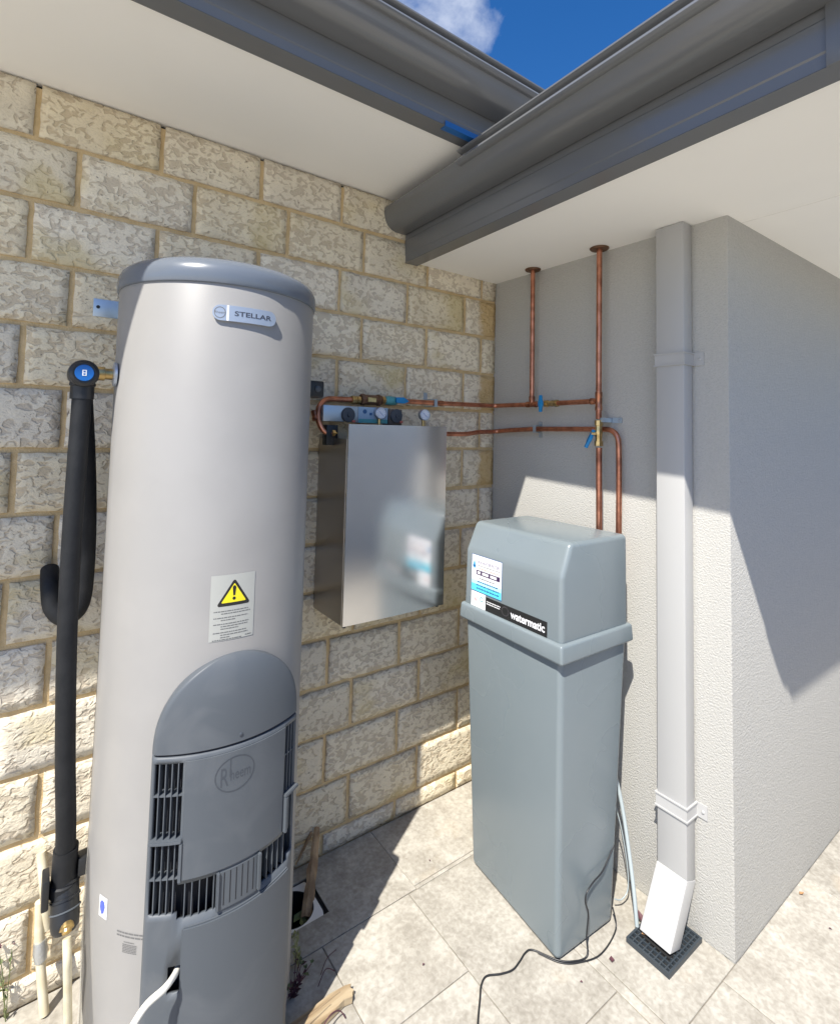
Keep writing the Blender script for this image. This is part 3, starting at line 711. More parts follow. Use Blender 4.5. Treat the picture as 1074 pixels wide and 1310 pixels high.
# wall bracket, side ports
box('wall_bracket', -1.608, -1.545, -.006, -.003, 1.836, 1.888, M_ZINC, wh, bev=.0008)
box('wall_bracket', -1.547, -1.543, -.10, -.003, 1.836, 1.888, M_ZINC, wh)
lathe('bracket_hole', [(.005, 0), (.005, .001)], (-1.596, -.006, 1.864), (0, -1, 0), M_BLK, wh, n=12)
lathe('port_ring', [(.030, 0), (.030, .006), (.022, .008), (.0, .008)], (HX-.2495, HY-.02, 1.648), (-1, 0, 0), M_SILVER, wh)
lathe('hot_outlet', [(.0135, 0), (.0135, .025), (.017, .026), (.017, .045), (.0135, .046), (.0135, .06)], (HX-.248, HY-.02, 1.648), (-1, 0, 0), M_BRASS, wh)
rvp = box('relief_valve', -1.075, -.987, -.245, -.185, 1.625, 1.678, M_BLKPL, wh, bev=.006)
lathe('knob', [(.010, 0), (.010, .004), (.006, .006)], (-1.01, -.2445, 1.652), (0, -1, 0), M_COVERD, rvp, n=16)

# ------------------------------------------------------------------ lagged pipe on the left of the heater
lp = thing('lagged_pipe', 'thick black foam-lagged pipe with blue-capped elbow left of the heater', 'pipe', (-1.61, -.25, .3))
EX = -1.637
lathe('elbow_cap', [(.0, -.032), (.024, -.032), (.031, -.027), (.0325, -.016), (.0325, .020), (.031, .034), (.024, .040), (.0, .040)], (EX, -.275, 1.645), (0, -1, 0), M_BLKPL, lp, n=40)
lathe('cap_disc', [(.0195, 0), (.0195, .0015), (.0185, .003), (.0, .003)], (EX, -.3152, 1.645), (0, -1, 0), M_BLUE, lp, n=32)
V, Fs = rect_grid(-.0045, .0045, -.007, .007)
mapped('cap_mark', V, Fs, lambda v: Vector((EX+v.x, -.3189, 1.645+v.y)), M_LABELW, lp)
for zc in (.003, -.003): V, Fs = rect_grid(-.0020, .0020, zc-.0018, zc+.0018); mapped('cap_mark', V, Fs, lambda v: Vector((EX+v.x, -.3193, 1.645+v.y)), M_BLUE, lp)
lathe('collar', [(.025, 0), (.025, .02), (.0275, .022), (.0275, .028), (.025, .03), (.025, .06)], (EX, -.275, 1.645), (0, 0, -1), M_BLKPL, lp, n=32)
tube('lagging', smooth_path([(EX, -.278, 1.592), (-1.640, -.28, 1.30), (-1.638, -.285, 1.04), (-1.628, -.280, .78), (-1.617, -.268, .60), (-1.613, -.258, .505)]), .0205, M_RUBBER, lp, n=24)
tube('lagging', smooth_path([(-1.632, -.21, 1.60), (-1.612, -.16, 1.42), (-1.600, -.13, 1.25), (-1.598, -.115, 1.10), (-1.607, -.108, 1.040), (-1.635, -.10, 1.018), (-1.662, -.09, 1.045), (-1.671, -.075, 1.10), (-1.672, -.03, 1.13)]), .0215, M_RUBBER, lp, n=24)
lathe('lagging_end', [(.0255, 0), (.0255, .075), (.029, .078), (.029, .10)], (-1.613, -.258, .535), (-.01, .05, -1), M_RUBBER, lp, n=24)
lathe('valve_body', [(.0, .0), (.028, .0), (.028, .012), (.0305, .013), (.0305, .018), (.028, .019), (.028, .040), (.031, .041), (.031, .046), (.0285, .047), (.029, .085), (.027, .100), (.020, .108), (.0, .110)], (-1.611, -.245, .465), (.03, -.42, -.9), M_BLKPL, lp, n=28)
lathe('valve_ring', [(.0290, 0), (.0312, .001), (.0312, .0025), (.0290, .0035)], (-1.6085, -.272, .407), (.03, -.42, -.9), M_COVER, lp, n=28)
lathe('brass_nipple', [(.012, -.012), (.0145, .0), (.0145, .003), (.010, .005), (.009, .010), (.005, .011)], (-1.606, -.306, .388), (.02, -.9, -.45), M_BRASS, lp, n=18)
box('inlet_fitting', -1.588, -1.558, -.275, -.240, .465, .505, M_BLKPL, lp, bev=.004)
box('cable_tie_block', -1.656, -1.642, -.285, -.235, .425, .490, M_BLKPL, lp, bev=.003)

# cream conduits by the brick wall
cd = thing('drain_conduit', 'thin cream conduit running down from the lagged valve to the paving', 'conduit', (-1.58, -.29, 0))
tube('pipe', [(-1.606, -.322, .378), (-1.604, -.338, .345), (-1.592, -.315, .16), (-1.583, -.295, .005)], .0085, M_CREAM, cd, fil=.03)
cd2 = thing('wall_conduit', 'thin cream conduit with foil-taped joint leaning on the brick wall', 'conduit', (-1.63, -.03, 0))
tube('pipe', [(-1.652, -.015, .385), (-1.640, -.04, .30), (-1.628, -.03, .195)], .011, M_CREAM, cd2, smooth=True)
tube('pipe', [(-1.6485, -.030, .27), (-1.642, -.038, .15), (-1.625, -.060, .004)], .011, M_CREAM, cd2, smooth=True)
tube('foil_joint', [(-1.643, -.036, .175), (-1.641, -.039, .150), (-1.639, -.041, .128)], [.014, .0165, .0135], M_SILVTAPE, cd2)
wc = thing('power_cable', 'white mains cable coming out of the grey burner cover', 'cable', (-1.43, -.57, .36))
tube('cord', [cyl(-20.8, .272, .372), cyl(-21.5, .29, .375), (-1.45, -.565, .383), (-1.49, -.575, .376), (-1.535, -.60, .345), (-1.575, -.62, .29), (-1.60, -.60, .16), (-1.60, -.5, .006)], .0065, M_CABLEW, wc, smooth=True)

# ------------------------------------------------------------------ filter cabinet on the brick wall
fc = thing('filter_cabinet', 'stainless steel water filter cabinet hung on the brick wall', 'filter cabinet', (-.67, -.1, .88))
CX0, CX1, CY, CZ0, CZ1 = -.886, -.468, -.228, .884, 1.544
bm = bmesh.new()
nx = 14
for k in range(nx):   # front sheet with a slight bow
    u0, u1 = k/nx, (k+1)/nx
    f = lambda u: CY-.0035*sin(pi*u)
    vs = [bm.verts.new((CX0+(CX1-CX0)*u, f(u), z)) for u, z in ((u0, CZ0), (u1, CZ0), (u1, CZ1), (u0, CZ1))]; bm.faces.new(vs)
bmesh.ops.remove_doubles(bm, verts=bm.verts, dist=1e-6)
fp = into(from_bm('front_panel', bm, M_STEEL, smooth=True), fc)
box('front_core', CX0+.001, CX1-.001, CY+.0005, CY+.012, CZ0+.001, CZ1-.001, M_STEEL, fc)
box('side_panel', CX0, CX0+.0015, CY+.0125, -.006, CZ0, CZ1-.05, M_STEELSIDE, fc)
box('side_panel', CX1-.0015, CX1, CY+.0125, -.006, CZ0, CZ1-.05, M_STEELSIDE, fc)
box('back_panel', CX0+.002, CX1-.002, -.012, -.0065, CZ0, CZ1-.06, M_STEELSIDE, fc)
for xx in (CX0+.012, CX1-.02): lathe('foot', [(.006, 0), (.006, .008)], (xx, CY+.014, CZ0), (0, 0, -1), M_BLKPL, fc, n=12)
# heads of the filters showing above the cover
FY = -.12
box('mounting_plate', -.928, -.792, FY, FY+.05, 1.553, 1.609, M_ZINC, fc, bev=.002)
for kx, kz, mt_ in ((-.833, 1.577, M_COVERD), (-.629, 1.580, M_COVERD)):
    hd = lathe('filter_head', [(.027, 0), (.027, .004), (.024, .008), (.008, .009), (.006, .013), (0, .013)], (kx, FY-.0005, kz), (0, -1, 0), mt_, fc, n=24)
    into(box('red_marker', kx+.012, kx+.024, FY-.012, FY-.0095, kz-.026, kz-.018, M_RED), hd)
box('head_block', -.66, -.60, FY, FY+.05, 1.545, 1.606, mat('head_brown', (.10, .08, .065), .5), fc, bev=.004)
lb = box('head_label', -.789, -.662, FY+.004, FY+.05, 1.550, 1.609, mat('head_label_blue', (.30, .42, .55), .4), fc, bev=.002)
into(box('label_stripe', -.787, -.664, FY+.0025, FY+.004, 1.551, 1.565, M_TEAL), lb)
into(box('label_mark', -.742, -.732, FY+.0025, FY+.004, 1.579, 1.588, M_NAVY), lb)
o = lathe('label_mark', [(.008, 0), (.008, .0012)], (-.762, FY+.004, 1.592), (0, -1, 0), M_NAVY, None, n=16); into(o, lb)
for gx_, gz_ in ((-.706, 1.588), (-.505, 1.589)):
    ga = lathe('gauge', [(.0205, -.022), (.022, -.02), (.022, .0), (.0195, .001), (.0195, -.003), (.0, -.003)], (gx_, FY-.02, gz_), (-.12, -1, .0), M_SILVER, fc, n=28)
    dv = Vector((-.12, -1, 0)).normalized(); ev = Vector((1, -.12, 0)).normalized(); og = Vector((gx_, FY-.02, gz_))
    o = lathe('dial', [(.0192, 0), (.0192, .0004), (0, .0004)], og-dv*.0025, dv, M_LABELW, None, n=28); into(o, ga)
    V, Fs = [], []
    for k in range(11):
        a = rad(225-27*k); kk = len(V)
        for rr, wv in ((.013, -.0006), (.017, -.0006), (.017, .0006), (.013, .0006)): V.append(Vector((rr*cos(a)-wv*sin(a), rr*sin(a)+wv*cos(a), 0)))
        Fs.append((kk, kk+1, kk+2, kk+3))
    mapped('dial_marks', V, Fs, lambda v: og-dv*.0017+ev*v.x+Vector((0, 0, v.y)), M_NAVY, ga)
    V = [Vector((-.009, .009, 0)), Vector((-.010, .0075, 0)), Vector((.0075, -.010, 0)), Vector((.009, -.008, 0))]
    mapped('needle', V, [(0, 1, 2, 3)], lambda v: og-dv*.0013+ev*v.x+Vector((0, 0, v.y)), M_BLUE, ga)
    o = lathe('lens', [(.0192, 0), (.0192, .0006), (.013, .0018), (0, .0025)], og-dv*.0006, dv, M_GLASS, None, n=28); into(o, ga)
    tube('gauge_stem', [(gx_, FY-.005, gz_-.02), (gx_, FY-.005, gz_-.06)], .006, M_BRASS, fc, n=12)
box('inlet_block', -.915, -.872, -.125, -.09, 1.470, 1.540, M_BLKPL, fc, bev=.002)

# ------------------------------------------------------------------ copper pipework
PR = .0098
cu = thing('copper_pipework', 'upper copper pipe run with two risers, tees and blue-handled valves', 'pipework', (-.05, -.30, 1.18))
def coupling(p, d, r, l, mt=M_COPPER2, parent=cu, name='coupling'):
    return lathe(name, [(r*.82, 0), (r, .001), (r, l*.3), (r*.93, l*.36), (r*.93, l*.64), (r, l*.7), (r, l-.001), (r*.82, l)], p, d, mt, parent, n=18)
ZU = 1.648; RX = -.055
tube('pipe', [(-.880, -.118, 1.512), (-.918, -.112, 1.512), (-.940, -.105, 1.55), (-.940, -.10, 1.60), (-.905, -.085, 1.632), (-.86, -.075, 1.634), (-.775, -.07, 1.635)], PR, M_COPPER, cu, fil=.035)
lathe('brass_nut', [(.013, 0), (.0145, .001), (.0145, .012), (.011, .013), (.011, .02)], (-.895, -.117, 1.512), (1, .1, 0), M_BRASS, cu, n=6)
coupling((-.948, -.103, 1.555), (.0, .02, .05), .0118, .035)
lathe('brass_union', [(.0125, 0), (.0155, .001), (.0155, .016), (.012, .017), (.012, .022), (.0145, .023), (.0145, .036), (.012, .037)], (-.795, -.071, 1.635), (1, .01, .02), M_BRASS, cu, n=8)
lathe('strainer', [(.012, 0), (.020, .002), (.022, .006), (.022, .018), (.019, .020), (.019, .072), (.022, .074), (.022, .086), (.020, .090), (.013, .092)], (-.757, -.07, 1.638), (1, .01, .01), M_BRONZE, cu, n=8)
box('strainer_plate', -.735, -.700, -.0915, -.0885, 1.630, 1.646, M_BRASS, cu)
lathe('brass_union', [(.0135, 0), (.0155, .001), (.0155, .014), (.0135, .015)], (-.664, -.069, 1.640), (1, .01, .01), M_BRASS, cu, n=8)
lathe('valve', [(.012, 0), (.016, .004), (.018, .018), (.018, .03), (.016, .05), (.012, .056)], (-.648, -.069, 1.640), (1, .01, .01), M_TEAL, cu, n=12)
bh = poly_solid('valve_handle', [[(-.612, -.098, 1.632), (-.578, -.100, 1.630), (-.552, -.094, 1.638), (-.552, -.094, 1.643), (-.578, -.100, 1.655), (-.612, -.098, 1.653)], [(-.612, -.086, 1.632), (-.578, -.086, 1.630), (-.552, -.086, 1.638), (-.552, -.086, 1.643), (-.578, -.086, 1.655), (-.612, -.086, 1.653)]], M_BLUEH, cu, bev=.003)
tube('pipe', [(-.60, -.068, 1.641), (-.35, -.064, 1.643), (-.05, -.055, 1.647), (RX+.012, -.12, ZU), (-.046, -.25, ZU), (RX, -.60, 1.6515)], PR, M_COPPER, cu, fil=.035)
coupling((-.41, -.065, 1.6425), (1, .01, 0), .0118, .05)
def clip(p, ax, parent=cu):
    x, y, z = p
    if ax == 'A': bm = bmesh.new(); B_box(bm, x-.008, x+.008, -.006, y+.0, z+.013, z+.016); B_box(bm, x-.008, x+.008, -.006, y, z-.016, z-.013); B_box(bm, x-.008, x+.008, y-.013, y-.0115, z-.016, z+.016); B_box(bm, x-.009, x+.009, -.004, -.001, z+.016, z+.045)
    else: bm = bmesh.new(); B_box(bm, x, -.001, y-.008, y+.008, z+.013, z+.016); B_box(bm, x, -.001, y-.008, y+.008, z-.016, z-.013); B_box(bm, x-.013, x-.0115, y-.008, y+.008, z-.016, z+.016); B_box(bm, -.004, -.001, y-.008, y+.008, z-.035, z-.016); B_box(bm, -.004, -.001, y-.008, y+.008, z+.016, z+.03)
    return into(from_bm('pipe_clip', bm, M_ZINC), parent)
clip((-.405, -.064, 1.6425), 'A')
# risers
RY1, RY2 = -.272, -.603
tube('pipe', [(-.046, RY1, 1.655), (-.042, RY1+.006, H2-.001)], PR, M_COPPER, cu)
lathe('tee', [(.0098, 0), (.0125, .001), (.0125, .014), (.0115, .016), (.0115, .042), (.0125, .044), (.0125, .057), (.0098, .058)], (-.046, RY1+.029, ZU), (-.01, -1, .006), M_COPPER2, cu, n=18)
lathe('tee_branch', [(.0115, 0), (.0115, .014), (.0125, .015), (.0125, .030), (.0098, .031)], (-.046, RY1, ZU+.004), (0, 0, 1), M_COPPER2, cu, n=18)
lathe('ceiling_flange', [(.012, 0), (.030, .001), (.033, .004), (.033, .0075)], (-.042, RY1+.006, H2-.0085), (0, 0, 1), M_BRONZE, cu, n=28)
tube('pipe', [(RX, RY2, 1.585), (-.050, RY2+.003, H2-.001)], PR*1.05, M_COPPER, cu)
lathe('ceiling_flange', [(.012, 0), (.032, .001), (.035, .004), (.035, .0075)], (-.050, RY2+.003, H2-.0085), (0, 0, 1), M_BRONZE, cu, n=28)
lathe('tee', [(.0098, 0), (.013, .001), (.013, .014), (.012, .016), (.012, .05), (.013, .052), (.013, .068), (.0098, .069)], (RX, RY2, 1.6165), (0, 0, 1), M_COPPER2, cu, n=18)
lathe('tee_branch', [(.0115, 0), (.0115, .012), (.0125, .013), (.0125, .026), (.0098, .027)], (RX, RY2+.008, 1.6515), (.01, 1, 0), M_COPPER2, cu, n=18)
tube('pipe', [(RX, RY2-.002, 1.48), (RX, RY2-.004, 1.06), (-.14, RY2+.02, 1.04)], PR*1.1, M_COPPER, cu, fil=.03)
lathe('isolating_valve', [(.012, 0), (.0155, .001), (.0155, .018), (.012, .019), (.0125, .04), (.0145, .05), (.0125, .062), (.012, .075), (.0155, .076), (.0155, .094), (.012, .095)], (RX, RY2-.001, 1.486), (0, 0, 1), M_BRASS, cu, n=8)
lathe('valve_spindle', [(.007, 0), (.007, .028)], (RX, RY2, 1.532), (-.8, .6, 0), M_BRASS, cu, n=10)
def paddle(c, ax1, ax2, nrm, L_, w, t, mt, parent):
    c = Vector(c); a = Vector(ax1).normalized(); n_ = Vector(nrm).normalized(); b = n_.cross(a)
    pts = [(-L_, -w*.45), (-L_*.45, -w*.55), (-L_*.2, -w), (L_*.2, -w), (L_*.45, -w*.55), (L_, -w*.45), (L_, w*.45), (L_*.45, w*.55), (L_*.2, w), (-L_*.2, w), (-L_*.45, w*.55), (-L_, w*.45)]
    return poly_solid('valve_handle', [[tuple(c+a*p+b*q-n_*t) for p, q in pts], [tuple(c+a*p+b*q+n_*t) for p, q in pts]], mt, parent, bev=.002)
paddle((RX-.022, RY2+.022, 1.512), (-.25, .35, -1), None, (-.8, .6, 0.35), .036, .012, .006, M_BLUEH, cu)
# valve on the horizontal run
lathe('isolating_valve', [(.011, 0), (.0145, .001), (.0145, .015), (.0115, .016), (.0115, .030), (.0135, .036), (.0115, .044), (.0145, .050), (.0145, .066), (.011, .067)], (-.048, -.345, 1.6493), (-.02, -1, .006), M_BRASS, cu, n=8)
lathe('valve_spindle', [(.007, 0), (.007, .034)], (-.048, -.352, 1.649), (-1, 0, 0), M_BRASS, cu, n=10)
paddle((-.084, -.352, 1.648), (0, 0, 1), None, (-1, 0, 0), .034, .011, .006, M_BLUEH, cu)
bm = bmesh.new(); B_box(bm, -.060, -.001, -.6255, -.6135, 1.574, 1.590); B_box(bm, -.006, -.001, -.665, -.627, 1.572, 1.592)
into(from_bm('pipe_clip', bm, M_ZINC), cu)
lathe('clip_screw', [(.005, 0), (.005, .003)], (-.006, -.655, 1.582), (-1, 0, 0), M_SILVER, cu, n=10)

cl_ = thing('copper_pipe', 'lower copper pipe from the cabinet bending down behind the softener', 'pipe', (-.03, -.5, .35))
tube('pipe', [(CX1+.001, -.068, 1.5155), (-.225, -.062, 1.516), (-.15, -.058, 1.527), (-.028, -.045, 1.531), (-.028, -.12, 1.5375), (-.028, -.28, 1.5455), (-.028, -.667, 1.549), (-.030, -.671, 1.40), (-.030, -.668, 1.00), (-.14, -.64, .98)], PR, M_COPPER, cl_, fil=.055)
clip((-.028, -.282, 1.5455), 'B', cl_)

# ------------------------------------------------------------------ water softener
sf = thing('water_softener', 'tall grey plastic water softener with overhanging lid and white and black stickers', 'water softener', (-.29, -.54, 0))
def quad(Fp, Rp, Lp, Bp, z): return [(*Fp, z), (*Rp, z), (*Bp, z), (*Lp, z)]
poly_solid('cabinet', [quad((-.430, -.735), (-.180, -.749), (-.396, -.328), (-.150, -.343), .002), quad((-.446, -.753), (-.122, -.760), (-.433, -.313), (-.108, -.322), .875)], M_SOFT, sf, bev=.018, seg=5)
rim = poly_solid('lid_rim', [quad((-.4665, -.772), (-.104, -.776), (-.4475, -.294), (-.088, -.298), .856), quad((-.463, -.768), (-.108, -.772), (-.444, -.298), (-.092, -.302), .912)], M_SOFT, sf, bev=.009, seg=4)
hood = [quad((-.4495, -.757), (-.117, -.762), (-.4355, -.306), (-.102, -.310), .900), quad((-.4445, -.753), (-.116, -.760), (-.4325, -.308), (-.104, -.310), 1.100), quad((-.399, -.750), (-.1145, -.758), (-.389, -.311), (-.106, -.312), 1.199)]
poly_solid('lid_hood', hood, M_SOFT, sf, bev=.016, seg=5)
# stickers lie on the long face; local x runs from the wall end towards the camera end, y is height
def face(off):
    def fn(v):
        t = (v.x)/.43; z = v.y; k = (z-.900)/.198
        a = Vector((-.43582+.003*k, -.316-.002*k, 0)); b = Vector((-.44925+.005*k, -.749+.004*k, 0))
        p = a.lerp(b, t); return Vector((p.x-off, p.y, z))
    return fn
def sx(y): return (-.316-y)/.433*.43
f1, f2, f3, f4 = face(.0004), face(.0007), face(.0010), face(.0013)
xa, xb = sx(-.344), sx(-.502)
st = mapped('dealer_sticker', *rect_grid(xa, xb, .9645, 1.0925), f1, M_NAVY, sf)
mapped('sticker_ground', *rect_grid(xa+.002, xb-.002, .9670, 1.0905), f2, M_LABELW, st)
mapped('sticker_band', *rect_grid(xa+.0025, xb-.0025, .9905, 1.0040), f3, M_CYAN2, st)
mapped('sticker_band', *rect_grid(xa+.0025, xb-.0025, .9675, .9905), f3, M_CYAN, st)
V, Fs = text_mesh('WA WATER FILTERS', .0150, bold=.0002, sx=.86); mapped('sticker_lettering', [v+Vector(((xa+xb)/2+.011, 1.0675, 0)) for v in V], Fs, f3, M_PURPINK, st)
V, Fs = rows_of_dashes([(xa+.034, xb-.012, 1.0565)], .0024); mapped('sticker_lettering', V, Fs, f3, M_GREYINK, st)
V, Fs = rows_of_dashes([(xa+.034, xb-.010, 1.0465)], .0034); mapped('sticker_lettering', V, Fs, f3, mat('pale_red_ink', (.62, .36, .28), .5), st)
mapped('number_bar', *rect_grid(xa+.026, xb-.010, 1.0240, 1.0400), f3, M_PURPLE, st)
V = []; Fs = []
x = xa+.033
for grp in (2, 4, 4):
    for k in range(grp):
        kk = len(V); V += [Vector((x, 1.0275, 0)), Vector((x+.0072, 1.0275, 0)), Vector((x+.0072, 1.0365, 0)), Vector((x, 1.0365, 0))]; Fs.append((kk, kk+1, kk+2, kk+3)); x += .0082
    x += .0085
mapped('number_digits', V, Fs, f4, M_LABELW, st)
V, Fs = rows_of_dashes([(xa+.045, xb-.032, 1.0135)], .0028); mapped('sticker_lettering', V, Fs, f4, M_GREYINK, st)
V, Fs = rows_of_dashes([(xa+.034, xb-.02, 1.0010)], .0040); mapped('sticker_lettering', V, Fs, f4, M_NAVY, st)
V, Fs = rows_of_dashes([(xa+.028, xb-.012, .9890)], .0038); mapped('sticker_lettering', V, Fs, f4, M_NAVY, st)
V, Fs = rows_of_dashes([(xa+.030, xb-.012, .9775)], .0042); mapped('sticker_lettering', V, Fs, f4, M_NAVY, st)
V = [Vector((xa+.015+.0085*cos(a), 1.052+.0085*sin(a), 0)) for a in [rad(150+240*k/14) for k in range(15)]]+[Vector((xa+.015, 1.074, 0))]
mapped('drop_emblem', V, [tuple(range(16))], f3, mat('drop_blue', (.08, .35, .62), .4), st)
V = [Vector((xa+.0125, 1.067, 0)), Vector((xa+.0175, 1.067, 0)), Vector((xa+.015, 1.0738, 0))]; mapped('drop_emblem', V, [(0, 1, 2)], f4, M_NAVY, st)
mapped('drop_emblem', *rect_grid(xa+.009, xa+.021, 1.049, 1.055), f4, M_NAVY, st)
xc, xd, xe_ = sx(-.347), sx(-.4225), sx(-.7015)
s2 = mapped('approval_sticker', *rect_grid(xc, xd, .9125, .9638), f1, M_LABELW, sf)
V = [Vector((xc+.012+px*.010, .940+py*.009, 0)) for px, py in ((0, 1), (.3, 1), (.7, -.4), (1.1, .9), (1.5, -.4), (1.9, 1), (2.2, 1), (1.65, -1), (1.35, -1), (1.1, 0), (.8, -1), (.5, -1))]
mapped('approval_mark', V, [tuple(range(12))], f2, mat('pink_ink', (.62, .30, .30), .5), s2)
mapped('approval_mark', *ellipse_ring(xc+.054, .943, .008, .009, .003, 20), f2, M_TEAL, s2)
V, Fs = rows_of_dashes([(xc+.010, xc+.034, .9225), (xc+.042, xd-.006, .9250)], .0026); mapped('approval_mark', V, Fs, f2, mat('pale_ink', (.45, .52, .52), .5), s2)
s3 = mapped('brand_sticker', *rect_grid(xd+.001, xe_, .9125, .9585), f1, M_BLK, sf)
V, Fs = text_mesh('watermatic', .0345, bold=.0009, sx=.98); cx_ = (sx(-.545)+sx(-.692))/2
wmin = min(v.x for v in V); wmax = max(v.x for v in V); kx = (sx(-.692)-sx(-.545))/(wmax-wmin)
mapped('brand_lettering', [Vector((cx_+(v.x-(wmin+wmax)/2)*kx, .9355+v.y, 0)) for v in V], Fs, f2, M_LABELW, s3)
V, Fs = rows_of_dashes([(xd+.006, sx(-.498), .9445), (xd+.006, sx(-.494), .9375)], .0030); mapped('brand_lettering', V, Fs, f2, M_LABELW, s3)
mapped('brand_emblem', *ellipse_ring(sx(-.520), .9375, .0165, .0145, .0016, 20), f2, mat('dim_ink', (.09, .08, .09), .5), s3)

# softener cable and waste hose
pc = thing('softener_lead', 'thin black power cord hanging off the softener and snaking across the tiles', 'cord', (-.45, -.70, 0))
tube('cord', [(-.176, -.750, .232), (-.245, -.757, .190), (-.293, -.757, .178), (-.325, -.757, .163), (-.331, -.757, .138), (-.317, -.757, .100), (-.329, -.760, .045), (-.345, -.772, .006), (-.395, -.752, .0035), (-.425, -.722, .0035), (-.457, -.668, .0035), (-.481, -.660, .0035), (-.515, -.668, .0035), (-.549, -.673, .0035), (-.585, -.6615, .0035), (-.622, -.643, .0035), (-.650, -.652, .0035), (-.675, -.674, .0035), (-.74, -.735, .0035), (-.85, -.86, .0035), (-1.0, -.98, .0035)], 0.0024, M_BLKPL, pc, n=8, smooth=True)
tube('cord', [(-.186, -.752, .05), (-.20, -.772, .006), (-.30, -.79, .0035), (-.372, -.770, .0035), (-.42, -.738, .0035), (-.452, -.682, .0035)], .0021, M_BLKPL, pc, n=8, smooth=True)
wh_ = thing('waste_hose', 'translucent grey waste hose running from behind the softener into the grate', 'hose', (-.12, -.78, 0))
tube('hose', [(-.125, -.690, .45), (-.116, -.715, .40), (-.114, -.740, .31), (-.120, -.766, .20), (-.131, -.790, .10), (-.142, -.808, .012)], .0062, M_HOSE, wh_, n=12, smooth=True)
ts = thing('thin_hose', 'thin white tube looping down the wall behind the softener', 'hose', (-.10, -.74, 0))
tube('hose', [(-.125, -.70, .36), (-.10, -.722, .25), (-.088, -.738, .14), (-.092, -.746, .06), (-.12, -.742, .035), (-.15, -.735, .045)], .0020, M_HOSE, ts, n=8, smooth=True)

# ------------------------------------------------------------------ drain point, wood, weeds, litter
dr = thing('drain_point', 'round black drain opening in a white square surround beside the heater', 'drain', (-.97, -.135, 0))
bm = bmesh.new(); n = 40; cx, cy, rr = -.985, -.135, .068
outer = []; inner = []
for k in range(n):
    a = 2*pi*k/n; dx, dy = cos(a), sin(a); q = min((.079)/max(abs(dx), 1e-6), (.074)/max(abs(dy), 1e-6))
    outer.append(bm.verts.new((cx+dx*q, cy+dy*q, -.004))); inner.append(bm.verts.new((cx+dx*rr, cy+dy*rr, -.004)))
deep = [bm.verts.new((v.co.x, v.co.y, -.14)) for v in inner]
for k in range(n):
    bm.faces.new((outer[k], outer[(k+1) % n], inner[(k+1) % n], inner[k])); bm.faces.new((inner[k], inner[(k+1) % n], deep[(k+1) % n], deep[k]))
into(from_bm('surround', bm, M_WHITE), dr)
lathe('opening', [(.0675, 0), (.0675, .001), (0, .001)], (cx, cy, -.139), (0, 0, 1), M_DARKGAP, dr, n=32)
lathe('rim', [(.0675, 0), (.0675, .134), (.0655, .134), (.0655, 0)], (cx, cy, -.138), (0, 0, 1), M_BLKPL, dr, n=32)
def leaf(bm, p, d, up, L_, w):
    p = Vector(p); d = Vector(d).normalized(); up = Vector(up).normalized(); sd = d.cross(up).normalized()
    c = [p, p+d*L_*.35+sd*w+up*.002, p+d*L_, p+d*L_*.35-sd*w+up*.002, p+d*L_*.5-up*w*.3]
    v = [bm.verts.new(q) for q in c]
    bm.faces.new((v[0], v[1], v[4])); bm.faces.new((v[1], v[2], v[4])); bm.faces.new((v[2], v[3], v[4])); bm.faces.new((v[3], v[0], v[4]))
lf = thing('drain_leaves', 'two pale green leaves lying inside the round drain opening', 'leaf', (-.97, -.15, -.02))
for p, d in (((-.985, -.150, -.032), (1, .5, .1)), ((-.965, -.185, -.032), (.3, 1, .05))):
    bm = bmesh.new(); leaf(bm, p, d, (0, 0, 1), .05, .013); into(from_bm('leaf', bm, M_LEAFG), lf)
# leaning stick and short offcut
def stick(name, p0, p1, w0, w1, mt, parent, seed):
    p0 = Vector(p0); p1 = Vector(p1); d = (p1-p0); u, v = frame_for(d); rings = []
    for k in range(9):
        t = k/8; c = p0+d*t; w = w0+(w1-w0)*t
        rings.append([tuple(c+d*(.03*noise.noise(Vector((seed, a*3, 5))) if k in (0, 8) else 0)+(u*cos(a)*1.25+v*sin(a)*.6)*w*(1+.55*noise.noise(Vector((seed, t*7, a*2.3))))) for a in [2*pi*q/6+.3 for q in range(6)]])
    return poly_solid(name, rings, mt, parent, auto=15)
wk = thing('leaning_stick', 'flat wooden stick standing in the drain and leaning on the brick wall', 'stick', (-.94, -.13, 0))
stick('stick', (-.945, -.160, -.03), (-.845, -.012, .115), .016, .008, M_WOOD, wk, 1.3)
w2_ = thing('wood_offcut', 'splintered pale timber offcut lying on the sunlit tiles', 'offcut', (-1.03, -.46, 0))
out_ = [(-1.17, -.512), (-1.05, -.497), (-.985, -.484), (-.963, -.488), (-.957, -.476), (-.949, -.473), (-.958, -.465), (-.951, -.459), (-.966, -.453), (-1.01, -.448), (-1.07, -.452), (-1.17, -.458)]
pr = poly_solid('timber', [[(x, y, .003+.002*noise.noise(Vector((x*40, y*40, 1)))) for x, y in out_], [(x+.003*noise.noise(Vector((x*90, y*90, 2))), y, .019+.006*noise.noise(Vector((x*30, y*60, 4)))) for x, y in out_]], M_WOODFRESH, w2_, auto=10)
for a_, b_, c_ in (((-1.16, -.492, .022), (-1.02, -.476, .024), .004), ((-1.15, -.470, .021), (-.985, -.461, .022), .003), ((-1.12, -.505, .02), (-1.0, -.490, .02), .0025)):
    tube('splinter', [a_, tuple((p+q)/2 for p, q in zip(a_, b_)), b_], [c_*.5, c_, c_*.15], M_WOODFRESH, w2_, n=5)
sb = thing('bark_strip', 'thin pale curved bark strip resting on the brick ledge by the drain', 'bark strip', (-.90, -.015, .06))
stick('strip', (-.925, -.020, .03), (-.865, -.010, .105), .003, .006, M_WOOD, sb, 7.7)
